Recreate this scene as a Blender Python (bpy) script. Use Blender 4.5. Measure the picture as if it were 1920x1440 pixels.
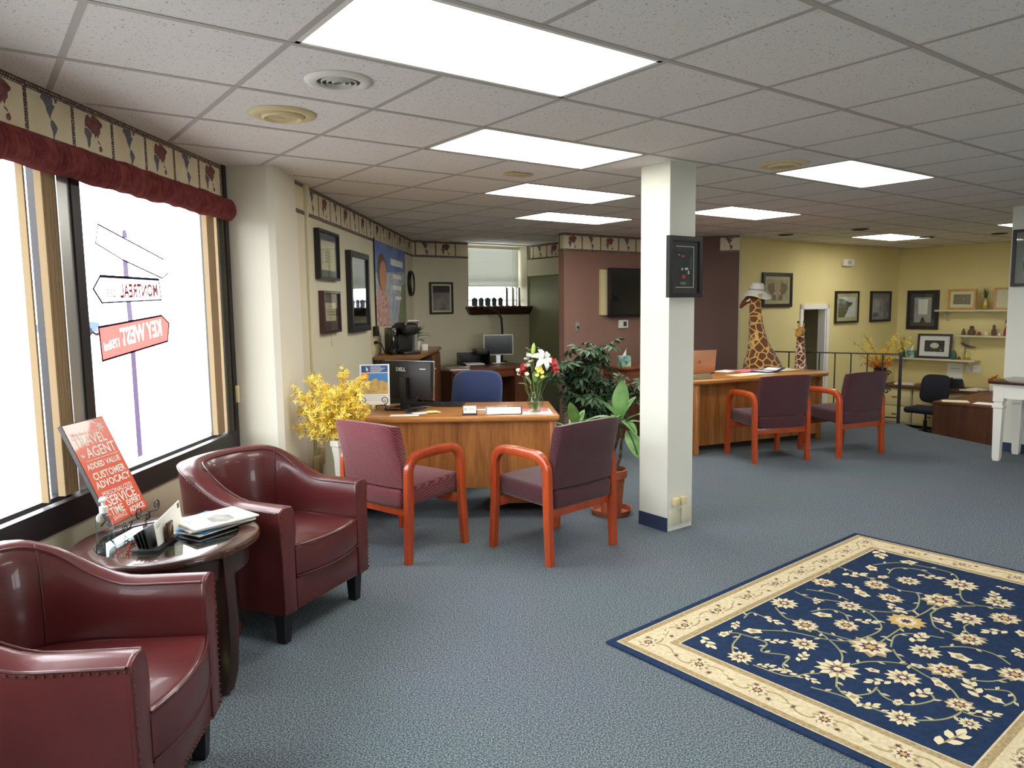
import bpy, bmesh, math, random
from mathutils import Vector, Matrix, noise
for o in list(bpy.data.objects):
    bpy.data.objects.remove(o, do_unlink=True)
SC = bpy.context.scene
COL = SC.collection
PI = math.pi
rnd = random.Random(7)

# ---------------------------------------------------------------- camera
FPX, PITCH, ROLL, CAMZ = 1375.0, 0.1061, -0.0128, 1.52
cam_d = bpy.data.cameras.new('camera')
cam_d.sensor_fit = 'HORIZONTAL'; cam_d.sensor_width = 36.0
cam_d.lens = FPX / 1920.0 * 36.0
cam_d.clip_start = 0.02; cam_d.clip_end = 300
cam = bpy.data.objects.new('camera', cam_d); COL.objects.link(cam)
_f = Vector((0, math.cos(PITCH), -math.sin(PITCH))); _u = Vector((0, math.sin(PITCH), math.cos(PITCH))); _r = Vector((1, 0, 0))
_r2 = _r*math.cos(ROLL) + _u*math.sin(ROLL); _u2 = -_r*math.sin(ROLL) + _u*math.cos(ROLL)
_m = Matrix((_r2, _u2, -_f)).transposed().to_4x4(); _m.translation = (0, 0, CAMZ)
cam.matrix_world = _m
SC.camera = cam

# ---------------------------------------------------------------- daylight and exposure
world = bpy.data.worlds.new('overcast_sky'); SC.world = world; world.use_nodes = True
_bg = world.node_tree.nodes['Background']
_bg.inputs[0].default_value = (0.93, 0.96, 1.0, 1); _bg.inputs[1].default_value = 11.0
LAMP = 11.0                     # radiance of the fluorescent diffusers
SC.view_settings.view_transform = 'Standard'; SC.view_settings.look = 'None'
SC.view_settings.gamma = 1.0; SC.view_settings.exposure = 0.15
SC.view_settings.use_curve_mapping = False
SC.cycles.max_bounces = 8; SC.cycles.diffuse_bounces = 5; SC.cycles.transparent_max_bounces = 12
SC.cycles.sample_clamp_indirect = 6.0; SC.cycles.caustics_reflective = False; SC.cycles.caustics_refractive = False

# ---------------------------------------------------------------- materials
def lin(c):
    return tuple(((x/255)/12.92 if x/255 <= .04045 else ((x/255+.055)/1.055)**2.4) for x in c) + (1,)
MATS = {}
def pm(name, col, rough=.55, metal=0, coat=0, spec=.5, var=None, bump=None, sheen=0, trans=0, alpha=None):
    """principled material; var=(scale, second colour), bump=(scale, strength)"""
    m = bpy.data.materials.new(name); m.use_nodes = True; MATS[name] = m
    nt = m.node_tree; b = nt.nodes['Principled BSDF']
    b.inputs['Base Color'].default_value = lin(col); b.inputs['Roughness'].default_value = rough
    b.inputs['Metallic'].default_value = metal; b.inputs['Coat Weight'].default_value = coat
    b.inputs['Specular IOR Level'].default_value = spec; b.inputs['Sheen Weight'].default_value = sheen
    b.inputs['Transmission Weight'].default_value = trans
    if var or bump:
        tc = nt.nodes.new('ShaderNodeTexCoord')
    if var:
        n = nt.nodes.new('ShaderNodeTexNoise'); n.inputs['Scale'].default_value = var[0]; n.inputs['Detail'].default_value = 4
        r = nt.nodes.new('ShaderNodeValToRGB'); r.color_ramp.elements[0].position = .35; r.color_ramp.elements[1].position = .65
        r.color_ramp.elements[0].color = lin(col); r.color_ramp.elements[1].color = lin(var[1])
        nt.links.new(tc.outputs['Object'], n.inputs['Vector']); nt.links.new(n.outputs['Fac'], r.inputs['Fac']); nt.links.new(r.outputs['Color'], b.inputs['Base Color'])
    if bump:
        n2 = nt.nodes.new('ShaderNodeTexNoise'); n2.inputs['Scale'].default_value = bump[0]; n2.inputs['Detail'].default_value = 3
        bp = nt.nodes.new('ShaderNodeBump'); bp.inputs['Strength'].default_value = bump[1]; bp.inputs['Distance'].default_value = .01
        nt.links.new(tc.outputs['Object'], n2.inputs['Vector']); nt.links.new(n2.outputs['Fac'], bp.inputs['Height']); nt.links.new(bp.outputs['Normal'], b.inputs['Normal'])
    return m
def nodes_of(m): return m.node_tree, m.node_tree.nodes['Principled BSDF']
def wood(name, c1, c2, axis, rough=.35, coat=.2, s=9, stretch=.12):
    m = pm(name, c1, rough, coat=coat); nt, b = nodes_of(m); N = nt.nodes; L = nt.links
    tc = N.new('ShaderNodeTexCoord'); mp = N.new('ShaderNodeMapping')
    sc = [1.0, 1.0, 1.0]; sc[axis] = stretch; mp.inputs['Scale'].default_value = sc
    n = N.new('ShaderNodeTexNoise'); n.inputs['Scale'].default_value = s; n.inputs['Detail'].default_value = 7; n.inputs['Roughness'].default_value = .65; n.inputs['Distortion'].default_value = .6
    n2 = N.new('ShaderNodeTexNoise'); n2.inputs['Scale'].default_value = s*9; n2.inputs['Detail'].default_value = 3
    mx = N.new('ShaderNodeMath'); mx.operation = 'MULTIPLY_ADD'; mx.inputs[1].default_value = .35
    r = N.new('ShaderNodeValToRGB'); r.color_ramp.elements[0].position = .48; r.color_ramp.elements[1].position = .85
    r.color_ramp.elements[0].color = lin(c1); r.color_ramp.elements[1].color = lin(c2)
    L.new(tc.outputs['Object'], mp.inputs['Vector']); L.new(mp.outputs['Vector'], n.inputs['Vector']); L.new(mp.outputs['Vector'], n2.inputs['Vector'])
    L.new(n2.outputs['Fac'], mx.inputs[0]); L.new(n.outputs['Fac'], mx.inputs[2]); L.new(mx.outputs[0], r.inputs['Fac']); L.new(r.outputs['Color'], b.inputs['Base Color'])
    return m
def emit(name, col, s):
    m = bpy.data.materials.new(name); m.use_nodes = True; nt = m.node_tree; nt.nodes.clear()
    e = nt.nodes.new('ShaderNodeEmission'); e.inputs[0].default_value = lin(col); e.inputs[1].default_value = s
    o = nt.nodes.new('ShaderNodeOutputMaterial'); nt.links.new(e.outputs[0], o.inputs[0]); MATS[name] = m; return m
def glass(name, tint=(1, 1, 1, 1), refl=.9):
    m = bpy.data.materials.new(name); m.use_nodes = True; nt = m.node_tree; nt.nodes.clear()
    t = nt.nodes.new('ShaderNodeBsdfTransparent'); t.inputs[0].default_value = tint
    g = nt.nodes.new('ShaderNodeBsdfGlossy'); g.inputs['Roughness'].default_value = .02; g.inputs[0].default_value = (refl, refl, refl, 1)
    lw = nt.nodes.new('ShaderNodeLayerWeight'); lw.inputs[0].default_value = .5
    pw = nt.nodes.new('ShaderNodeMath'); pw.operation = 'POWER'; pw.inputs[1].default_value = 4.0
    f = nt.nodes.new('ShaderNodeMath'); f.operation = 'MULTIPLY_ADD'; f.inputs[1].default_value = .9; f.inputs[2].default_value = .04
    nt.links.new(lw.outputs['Facing'], pw.inputs[0]); nt.links.new(pw.outputs[0], f.inputs[0])
    mx = nt.nodes.new('ShaderNodeMixShader'); o = nt.nodes.new('ShaderNodeOutputMaterial')
    nt.links.new(f.outputs[0], mx.inputs[0]); nt.links.new(t.outputs[0], mx.inputs[1]); nt.links.new(g.outputs[0], mx.inputs[2]); nt.links.new(mx.outputs[0], o.inputs[0])
    MATS[name] = m; return m
def paint_on_glass(name, col, clear=.0, back=.5):
    m = bpy.data.materials.new(name); m.use_nodes = True; nt = m.node_tree; nt.nodes.clear()
    d = nt.nodes.new('ShaderNodeBsdfDiffuse'); t = nt.nodes.new('ShaderNodeBsdfTranslucent'); tr = nt.nodes.new('ShaderNodeBsdfTransparent')
    for k in (d, t): k.inputs[0].default_value = lin(col)
    a = nt.nodes.new('ShaderNodeMixShader'); a.inputs[0].default_value = back
    b = nt.nodes.new('ShaderNodeMixShader'); b.inputs[0].default_value = clear
    o = nt.nodes.new('ShaderNodeOutputMaterial')
    nt.links.new(d.outputs[0], a.inputs[1]); nt.links.new(t.outputs[0], a.inputs[2]); nt.links.new(a.outputs[0], b.inputs[1]); nt.links.new(tr.outputs[0], b.inputs[2]); nt.links.new(b.outputs[0], o.inputs[0])
    MATS[name] = m; return m

M = MATS
# room
def carpet(name, a, b_, c):
    m = pm(name, a, .95, spec=.1); nt, b = nodes_of(m); N = nt.nodes; L = nt.links
    tc = N.new('ShaderNodeTexCoord'); n = N.new('ShaderNodeTexNoise'); n.inputs['Scale'].default_value = 165; n.inputs['Detail'].default_value = 2
    n2 = N.new('ShaderNodeTexNoise'); n2.inputs['Scale'].default_value = 1.3; n2.inputs['Detail'].default_value = 3
    r = N.new('ShaderNodeValToRGB'); e = r.color_ramp.elements
    e[0].position = .36; e[0].color = lin(a); e[1].position = .64; e[1].color = lin(c); k = e.new(.5); k.color = lin(b_)
    mx = N.new('ShaderNodeMix'); mx.data_type = 'RGBA'; mx.blend_type = 'MULTIPLY'; mx.inputs[0].default_value = .18
    bp = N.new('ShaderNodeBump'); bp.inputs['Strength'].default_value = .6; bp.inputs['Distance'].default_value = .004
    L.new(tc.outputs['Object'], n.inputs['Vector']); L.new(tc.outputs['Object'], n2.inputs['Vector']); L.new(n.outputs['Fac'], r.inputs['Fac'])
    L.new(r.outputs['Color'], mx.inputs[6]); L.new(n2.outputs['Color'], mx.inputs[7]); L.new(mx.outputs[2], b.inputs['Base Color'])
    L.new(n.outputs['Fac'], bp.inputs['Height']); L.new(bp.outputs['Normal'], b.inputs['Normal'])
    return m
carpet('carpet', (60, 71, 81), (96, 109, 119), (150, 154, 156))
def ceil_mat():
    m = pm('tile', (236, 231, 227), .95, spec=.1); nt, b = nodes_of(m); N = nt.nodes; L = nt.links
    tc = N.new('ShaderNodeTexCoord'); v = N.new('ShaderNodeTexNoise'); v.inputs['Scale'].default_value = 110; v.inputs['Detail'].default_value = 1
    r = N.new('ShaderNodeValToRGB'); e = r.color_ramp.elements
    e[0].position = .27; e[0].color = lin((165, 155, 148)); e[1].position = .32; e[1].color = lin((238, 233, 229))
    bp = N.new('ShaderNodeBump'); bp.inputs['Strength'].default_value = .35; bp.inputs['Distance'].default_value = .004
    L.new(tc.outputs['Object'], v.inputs['Vector']); L.new(v.outputs['Fac'], r.inputs['Fac']); L.new(r.outputs['Color'], b.inputs['Base Color'])
    L.new(v.outputs['Fac'], bp.inputs['Height']); L.new(bp.outputs['Normal'], b.inputs['Normal'])
ceil_mat()
pm('tee', (184, 178, 172), .6)
pm('cream', (212, 206, 180), .8, var=(2.0, (207, 200, 172)), bump=(60, .05))
pm('column', (222, 217, 200), .8, bump=(9, .25))
pm('mauve', (148, 113, 100), .8, var=(1.5, (142, 107, 93)))
pm('mauve_shaded', (104, 78, 72), .8)  # mauve darkened to paint in shade on the wall facing away from lights
pm('yellow', (226, 212, 152), .8, var=(1.2, (220, 203, 140)))
pm('olive', (142, 144, 112), .8)
pm('pillar', (226, 227, 216), .7)
pm('navy', (40, 54, 84), .6)
pm('bronze', (44, 40, 42), .4, metal=.3)
pm('white', (232, 230, 222), .5)
pm('whitegloss', (236, 234, 226), .25, coat=.3)
pm('ivory', (222, 208, 160), .5)
pm('black', (22, 21, 23), .45)
pm('blackgloss', (14, 14, 16), .12, coat=.5)
pm('darkgrey', (58, 58, 60), .5)
pm('grey', (140, 140, 138), .5)
pm('silver', (190, 190, 188), .3, metal=.7)
pm('chrome', (210, 210, 210), .15, metal=1)
pm('brass', (200, 160, 70), .3, metal=.9)
pm('gold', (228, 212, 168), .22, metal=.8)
pm('paper', (240, 238, 230), .7)
pm('pink', (238, 130, 150), .7)
pm('cyan', (60, 140, 200), .6)
pm('blue', (40, 80, 160), .6)
pm('postit', (236, 226, 140), .7)
emit('lamp', (255, 252, 244), LAMP)
# leather, cloth, wood
pm('leather', (94, 38, 38), .33, coat=.30, var=(3.5, (82, 31, 32)), bump=(7, .14))
pm('piping', (80, 30, 30), .4, coat=.2)
pm('nail', (126, 84, 62), .35, metal=.8)
def weave(name, c1, c2, sx=110, sy=60):
    m = pm(name, c1, .95, spec=.15, sheen=.3); nt, b = nodes_of(m); N = nt.nodes; L = nt.links
    tc = N.new('ShaderNodeTexCoord'); mp = N.new('ShaderNodeMapping'); mp.inputs['Rotation'].default_value = (.5, .6, .5)
    w = N.new('ShaderNodeTexWave'); w.inputs['Scale'].default_value = 27; w.inputs['Distortion'].default_value = 3.5; w.inputs['Detail'].default_value = 2
    n = N.new('ShaderNodeTexNoise'); n.inputs['Scale'].default_value = 320
    ad = N.new('ShaderNodeMath'); ad.operation = 'MULTIPLY_ADD'; ad.inputs[1].default_value = .5
    r = N.new('ShaderNodeValToRGB'); r.color_ramp.elements[0].position = .45; r.color_ramp.elements[1].position = 1.0
    r.color_ramp.elements[0].color = lin(c1); r.color_ramp.elements[1].color = lin(c2)
    bp = N.new('ShaderNodeBump'); bp.inputs['Strength'].default_value = .3; bp.inputs['Distance'].default_value = .003
    L.new(tc.outputs['Object'], mp.inputs['Vector']); L.new(mp.outputs['Vector'], w.inputs['Vector']); L.new(tc.outputs['Object'], n.inputs['Vector'])
    L.new(w.outputs['Fac'], ad.inputs[0]); L.new(n.outputs['Fac'], ad.inputs[2]); L.new(ad.outputs[0], r.inputs['Fac']); L.new(r.outputs['Color'], b.inputs['Base Color'])
    L.new(ad.outputs[0], bp.inputs['Height']); L.new(bp.outputs['Normal'], b.inputs['Normal'])
weave('burgundy_weave', (66, 22, 30), (134, 66, 72))
weave('plum_weave', (58, 27, 34), (84, 46, 52))
pm('valance', (130, 68, 66), .95, spec=.1, var=(24, (110, 52, 52)))
pm('blue_cloth', (46, 62, 104), .9, sheen=.2, bump=(300, .2))
pm('navy_cloth', (30, 32, 44), .95)
wood('cherry', (196, 84, 40), (160, 60, 26), 2, .3, .4, 5)
wood('oak_v', (194, 130, 68), (128, 74, 32), 2, .4, .2, 9, .07)
wood('oak_h', (200, 138, 74), (150, 92, 42), 0, .3, .3, 8, .1)
wood('walnut_h', (84, 44, 34), (44, 22, 18), 0, .25, .5, 7, .2)
wood('walnut_v', (70, 36, 30), (38, 20, 17), 2, .35, .3, 7, .2)
wood('counter', (150, 104, 62), (118, 78, 44), 1, .4, .2, 8, .1)
wood('brown_v', (112, 66, 40), (84, 46, 28), 2, .5, .1, 8, .1)
wood('redwood', (128, 66, 40), (92, 44, 28), 0, .45, .2, 8, .1)
wood('lightframe', (206, 160, 84), (178, 128, 60), 0, .4, .2, 14, .2)
# plants and toys
pm('leaf_dark', (52, 76, 50), .45, coat=.1, var=(9, (70, 98, 66)))
pm('leaf_mid', (104, 152, 84), .4, coat=.15, var=(14, (140, 182, 116)))
pm('leaf_vein', (40, 80, 48), .5)
pm('stem_green', (96, 130, 64), .6)
pm('twig', (78, 56, 40), .8)
pm('cane', (64, 52, 42), .8, var=(40, (120, 108, 80)))
pm('petal_yellow', (246, 210, 60), .7, var=(16, (252, 236, 130)))
pm('petal_orange', (236, 140, 40), .7)
pm('petal_white', (240, 238, 228), .6)
pm('petal_red', (170, 40, 40), .6)
pm('lily_bud', (172, 204, 92), .6)
pm('terracotta', (176, 98, 66), .8, var=(8, (160, 86, 56)))
pm('pot_brown', (74, 46, 38), .6)
pm('soil', (50, 38, 30), .95)
pm('ceramic', (232, 228, 216), .3, coat=.3)
def giraffe_mat(name, patch, line, scale):
    m = pm(name, patch, .95, sheen=.4); nt, b = nodes_of(m); N = nt.nodes; L = nt.links
    tc = N.new('ShaderNodeTexCoord'); v = N.new('ShaderNodeTexVoronoi'); v.feature = 'DISTANCE_TO_EDGE'; v.inputs['Scale'].default_value = scale
    r = N.new('ShaderNodeValToRGB'); e = r.color_ramp.elements
    e[0].position = .055; e[0].color = lin(line); e[1].position = .08; e[1].color = lin(patch)
    L.new(tc.outputs['Object'], v.inputs['Vector']); L.new(v.outputs['Distance'], r.inputs['Fac']); L.new(r.outputs['Color'], b.inputs['Base Color'])
giraffe_mat('giraffe', (106, 60, 34), (212, 172, 98), 10.5)
giraffe_mat('giraffe_small', (122, 60, 32), (238, 220, 190), 13)
pm('giraffe_tan', (206, 150, 74), .9); pm('giraffe_brown', (110, 56, 30), .9)
glass('pane', (.97, .98, .98, 1)); glass('clear_glass', (.94, .97, .97, 1)); glass('table_glass', (.62, .70, .70, 1), 1.0)
glass('plastic_clear', (.9, .95, .98, 1))
glass('water', (.85, .9, .86, 1))
paint_on_glass('paint_white', (250, 248, 246), .0); paint_on_glass('paint_red', (226, 112, 104), .0, .42)
paint_on_glass('paint_line', (30, 22, 36), .0, .3); paint_on_glass('paint_pole', (92, 76, 104), .02, .5); paint_on_glass('paint_letter', (104, 26, 36), .0, .3)
paint_on_glass('paint_faint', (246, 214, 214), .1)
paint_on_glass('vane', (176, 152, 120), .0, .12)
paint_on_glass('blind_slat', (220, 222, 214), .0, .07)

# ---------------------------------------------------------------- mesh helpers
class MB:
    def __init__(self): self.v = []; self.f = []
    def add(self, vs, fs, T=None):
        o = len(self.v)
        for p in vs:
            p = Vector(p); self.v.append(T @ p if T is not None else p)
        self.f += [tuple(i+o for i in f) for f in fs]; return self
    def bx(self, x0, x1, y0, y1, z0, z1, T=None):
        return self.add([(x0,y0,z0),(x1,y0,z0),(x1,y1,z0),(x0,y1,z0),(x0,y0,z1),(x1,y0,z1),(x1,y1,z1),(x0,y1,z1)],
                        [(0,3,2,1),(4,5,6,7),(0,1,5,4),(1,2,6,5),(2,3,7,6),(3,0,4,7)], T)
    def rbox(self, x0, x1, y0, y1, z0, z1, r=.01, seg=2, T=None):
        bm = bmesh.new(); bmesh.ops.create_cube(bm, size=1)
        for v in bm.verts:
            v.co = Vector(((x0+x1)/2+v.co.x*(x1-x0), (y0+y1)/2+v.co.y*(y1-y0), (z0+z1)/2+v.co.z*(z1-z0)))
        bmesh.ops.bevel(bm, geom=list(bm.edges), offset=min(r, .49*min(x1-x0, y1-y0, z1-z0)), segments=seg, affect='EDGES', profile=.5)
        bm.verts.index_update(); self.add([v.co.copy() for v in bm.verts], [tuple(v.index for v in f.verts) for f in bm.faces], T); bm.free(); return self
    def prism(self, poly, z0, z1, T=None, bevel=0, seg=2):
        n = len(poly)
        vs = [(p[0],p[1],z0) for p in poly]+[(p[0],p[1],z1) for p in poly]
        fs = [tuple(range(n-1,-1,-1)), tuple(range(n,2*n))]+[(i,(i+1)%n,n+(i+1)%n,n+i) for i in range(n)]
        if bevel:
            bm = bmesh.new(); bv = [bm.verts.new(p) for p in vs]
            for f in fs: bm.faces.new([bv[i] for i in f])
            bm.normal_update()
            es = [e for e in bm.edges if abs(e.verts[0].co.z-e.verts[1].co.z) < 1e-6]
            bmesh.ops.bevel(bm, geom=es, offset=bevel, segments=seg, affect='EDGES', profile=.5)
            bm.verts.index_update(); self.add([v.co.copy() for v in bm.verts], [tuple(v.index for v in f.verts) for f in bm.faces], T); bm.free(); return self
        return self.add(vs, fs, T)
    def flat(self, poly, y=0, T=None):          # polygon in the x-z plane facing -y
        return self.add([(p[0], y, p[1]) for p in poly], [tuple(range(len(poly)))], T)
    def quad(self, a, b, c, d, T=None): return self.add([a,b,c,d], [(0,1,2,3)], T)
    def tube(self, pts, r, n=8, closed=False, T=None, sq=None):
        """round (or rectangular sq=(a,b) half sizes) sweep along pts"""
        P = [Vector(p) for p in pts]; k = len(P); R = r if isinstance(r, (list, tuple)) else [r]*k
        vs = []; up = None
        for i in range(k):
            a = P[i-1] if (i or closed) else P[i]; b = P[(i+1) % k] if (i < k-1 or closed) else P[i]
            t = (b-a).normalized()
            if up is None:
                up = Vector((0,0,1)) if abs(t.z) < .9 else Vector((1,0,0))
            s = t.cross(up)
            s = s.normalized() if s.length > 1e-6 else Vector((1,0,0)); up = s.cross(t).normalized()
            if sq: ring = [s*x*sq[0]+up*y*sq[1] for x, y in ((-1,-1),(1,-1),(1,1),(-1,1))]
            else: ring = [s*math.cos(2*PI*j/n)*R[i]+up*math.sin(2*PI*j/n)*R[i] for j in range(n)]
            vs += [P[i]+q for q in ring]
        m = 4 if sq else n
        fs = [(i*m+j, i*m+(j+1)%m, ((i+1)%k)*m+(j+1)%m, ((i+1)%k)*m+j) for i in range(k if closed else k-1) for j in range(m)]
        if not closed: fs += [tuple(range(m-1,-1,-1)), tuple((k-1)*m+j for j in range(m))]
        return self.add(vs, fs, T)
    def lathe(self, prof, n=24, T=None, caps=True):
        vs = [(r*math.cos(2*PI*j/n), r*math.sin(2*PI*j/n), z) for r, z in prof for j in range(n)]
        k = len(prof); fs = [(i*n+j, i*n+(j+1)%n, (i+1)*n+(j+1)%n, (i+1)*n+j) for i in range(k-1) for j in range(n)]
        if caps: fs += [tuple(range(n-1,-1,-1)), tuple((k-1)*n+j for j in range(n))]
        return self.add(vs, fs, T)
    def loft(self, rings, caps=True, closed=True, T=None):
        m = len(rings[0]); k = len(rings); vs = [p for r in rings for p in r]; J = m if closed else m-1
        fs = [(i*m+j, i*m+(j+1)%m, (i+1)*m+(j+1)%m, (i+1)*m+j) for i in range(k-1) for j in range(J)]
        if caps and closed: fs += [tuple(range(m-1,-1,-1)), tuple((k-1)*m+j for j in range(m))]
        return self.add(vs, fs, T)
    def ball(self, c, r, n=10, m=6, s=(1,1,1), T=None):
        vs = [Vector(c)+Vector((0,0,-r*s[2]))]
        for i in range(1, m):
            a = -PI/2+PI*i/m
            vs += [Vector(c)+Vector((r*s[0]*math.cos(a)*math.cos(2*PI*j/n), r*s[1]*math.cos(a)*math.sin(2*PI*j/n), r*s[2]*math.sin(a))) for j in range(n)]
        vs.append(Vector(c)+Vector((0,0,r*s[2])))
        fs = [(0, 1+(j+1)%n, 1+j) for j in range(n)]
        for i in range(m-2): fs += [(1+i*n+j, 1+i*n+(j+1)%n, 1+(i+1)*n+(j+1)%n, 1+(i+1)*n+j) for j in range(n)]
        e = len(vs)-1; fs += [(1+(m-2)*n+j, 1+(m-2)*n+(j+1)%n, e) for j in range(n)]
        return self.add(vs, fs, T)
    def mesh(self, name, mat=None, smooth=40):
        me = bpy.data.meshes.new(name); me.from_pydata([tuple(p) for p in self.v], [], self.f)
        bm = bmesh.new(); bm.from_mesh(me); bmesh.ops.recalc_face_normals(bm, faces=bm.faces); bm.to_mesh(me); bm.free()
        if smooth:
            me.shade_smooth(); me.set_sharp_from_angle(angle=math.radians(smooth))
        if mat: me.materials.append(M[mat])
        me.update(); return me
    def build(self, name, mat, parent=None, loc=None, rot=None, smooth=40, label=None):
        return put(name, self.mesh(name, mat, smooth), parent, loc, rot, label)
def put(name, me, parent=None, loc=None, rot=None, label=None):
    o = bpy.data.objects.new(name, me); COL.objects.link(o); o.parent = parent
    if loc is not None: o.location = loc
    if rot is not None: o.rotation_euler = (0,0,rot) if not isinstance(rot, (tuple, list)) else rot
    if label: o['label'] = label
    return o
def thing(name, label, cat, loc=(0,0,0), rot=0, group=None):
    o = put(name, None, None, loc, rot); return tag(o, label, cat, group)
def tag(o, label, cat, group=None):
    o['label'] = label; o['category'] = cat
    if group: o['group'] = group
    return o
def struct(o): o['kind'] = 'structure'; return o
def stuff(o): o['kind'] = 'stuff'; return o
def copy_tree(o, parent=None):
    c = o.copy(); COL.objects.link(c); c.parent = parent
    for ch in list(o.children): copy_tree(ch, c)
    return c
def TR(x=0, y=0, z=0, rx=0, ry=0, rz=0, s=1):
    return Matrix.Translation((x,y,z)) @ Matrix.Rotation(rz,4,'Z') @ Matrix.Rotation(ry,4,'Y') @ Matrix.Rotation(rx,4,'X') @ Matrix.Scale(s,4)
def text_mesh(txt, size, mat, align='CENTER', shear=0, bold=0, width=1.0, mirror=False, thick=.0004):
    """flat lettering in the x-z plane facing -y"""
    cu = bpy.data.curves.new('lettering', 'FONT'); cu.body = txt; cu.size = size; cu.align_x = align; cu.align_y = 'CENTER'
    cu.shear = shear; cu.offset = bold; cu.extrude = thick; cu.resolution_u = 2
    ob = bpy.data.objects.new('lettering', cu); COL.objects.link(ob)
    bpy.context.view_layer.update()
    me = bpy.data.meshes.new_from_object(ob.evaluated_get(bpy.context.evaluated_depsgraph_get()))
    bpy.data.objects.remove(ob, do_unlink=True)
    R = Matrix.Rotation(PI/2, 4, 'X') @ Matrix.Diagonal((-width if mirror else width, 1, 1, 1))
    me.transform(R); me.materials.clear(); me.materials.append(M[mat]); return me
def letters(name, txt, size, mat, parent, loc, rot=(0,0,0), **k):
    return put(name, text_mesh(txt, size, mat, **k), parent, loc, rot)

# ================================================================ the room
CE = 2.419                      # underside of the ceiling grid
ANG = .6395                     # the ceiling grid is turned against the street front
UX, UY = math.cos(ANG), math.sin(ANG)
FT = .3048; GX, GY = -.744, 2.608
LOW = -.60                      # sunken floor level
def g(u, v): return (GX+UX*u*FT-UY*v*FT, GY+UY*u*FT+UX*v*FT)
def ang2(a, b): return math.atan2(b[1]-a[1], b[0]-a[0])
W0, W1 = (-2.065, -1.6), (-1.801, 4.753)          # street front
L0, L1 = (-1.511, 5.10), (-1.325, 10.02)          # left wall behind the pier
K1 = (-1.325+UX*1.99, 10.02+UY*1.99)              # end of back wall
YC = (6.799, 12.954); Y0 = (3.2, 10.275)          # yellow corner
YE = (YC[0]+UY*4.2, YC[1]-UX*4.2)
MA = (.667, 9.268); MB_ = (MA[0]+UX*1.6, MA[1]+UY*1.6); MC = (3.063, 9.93)
ROOM = [W0, W1, (-1.487, 4.73), L0, L1, K1, (K1[0]+UY*1.6, K1[1]-UX*1.6), MB_, MC, Y0, YC, YE, (9.4, 9.0), (9.4, -1.6)]
def inside(x, y, poly=ROOM):
    c = False; n = len(poly)
    for i in range(n):
        (xa, ya), (xb, yb) = poly[i], poly[(i+1) % n]
        if (ya > y) != (yb > y) and x < (xb-xa)*(y-ya)/(yb-ya)+xa: c = not c
    return c
def wall(name, a, b, mat, z0=0, z1=CE+.06, t=.12, holes=()):
    """wall whose room face runs a -> b (left to right seen from inside); holes (x0,x1,z0,z1)"""
    L = math.hypot(b[0]-a[0], b[1]-a[1]); m = MB()
    xs = sorted({0, L}|{h[0] for h in holes}|{h[1] for h in holes})
    for i in range(len(xs)-1):
        x0, x1 = xs[i], xs[i+1]; cuts = [h for h in holes if h[0] <= x0 and h[1] >= x1]
        if not cuts: m.bx(x0, x1, 0, t, z0, z1)
        for h in cuts:
            if h[2] > z0: m.bx(x0, x1, 0, t, z0, h[2])
            if h[3] < z1: m.bx(x0, x1, 0, t, h[3], z1)
    return struct(m.build(name, mat, None, (a[0], a[1], 0), ang2(a, b)))

# floors
EDGE = [(3.2, 10.3), (3.42, 10.0), (4.87, 9.05), (4.78, 8.5), (5.02, 7.56), (5.45, 7.25), (9.4, 2.4)]
upper = [(9.4, -1.7), (9.4, 2.4)]+EDGE[::-1][1:]+[(2.6, 10.6), (.4, 11.6), (-1.7, 10.4), (-1.75, 5.0), (-2.2, 4.9), (-2.3, -1.7)]
struct(MB().prism(upper, LOW-.1, 0).build('floor', 'carpet', smooth=0))
struct(MB().bx(2.5, 10, 2, 13.6, LOW-.2, LOW).build('floor_sunken', 'carpet', smooth=0))

# ceiling: deck, tees, tiles
struct_ceiling = struct(MB().bx(-2.2, 9.6, -1.8, 14, CE+.05, CE+.12).build('ceiling', 'tile', smooth=0))
LIGHTS = [(0, -2), (4, 2), (8, 6), (12, 10), (12, 0), (16, 6), (30, 8), (30, 2), (2, -10), (14, -8)]  # last two are unseen panels added to light the right side
lamp_cells = {(u+du, v) for u, v in LIGHTS for du in (0, 2)}
H = .592/2; S2 = 2*FT
def clip_left(poly, a, b):        # keep the part to the right of a -> b
    out = []
    def s(p): return (b[0]-a[0])*(p[1]-a[1])-(b[1]-a[1])*(p[0]-a[0])
    for i in range(len(poly)):
        p, q = poly[i], poly[(i+1) % len(poly)]; sp, sq = s(p), s(q)
        if sp <= 0: out.append(p)
        if (sp <= 0) != (sq <= 0):
            t = sp/(sp-sq); out.append((p[0]+(q[0]-p[0])*t, p[1]+(q[1]-p[1])*t))
    return out
tile_me = MB().bx(-H, H, -H, H, .003, .018).mesh('ceiling_tile', 'tile', 0)
rest = MB(); n_tile = 0; cells = []
for iu in range(-24, 50, 2):
    for iv in range(-40, 36, 2):
        cx, cy = g(iu+1, iv+1)
        cs = [g(iu+a, iv+b) for a, b in ((.03, .03), (1.97, .03), (1.97, 1.97), (.03, 1.97))]
        if (iu, iv) in lamp_cells or not any(inside(*p) for p in cs+[(cx, cy)]): continue
        cells.append((math.hypot(cx, cy), iu, iv, cx, cy, cs))
cells.sort()
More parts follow.
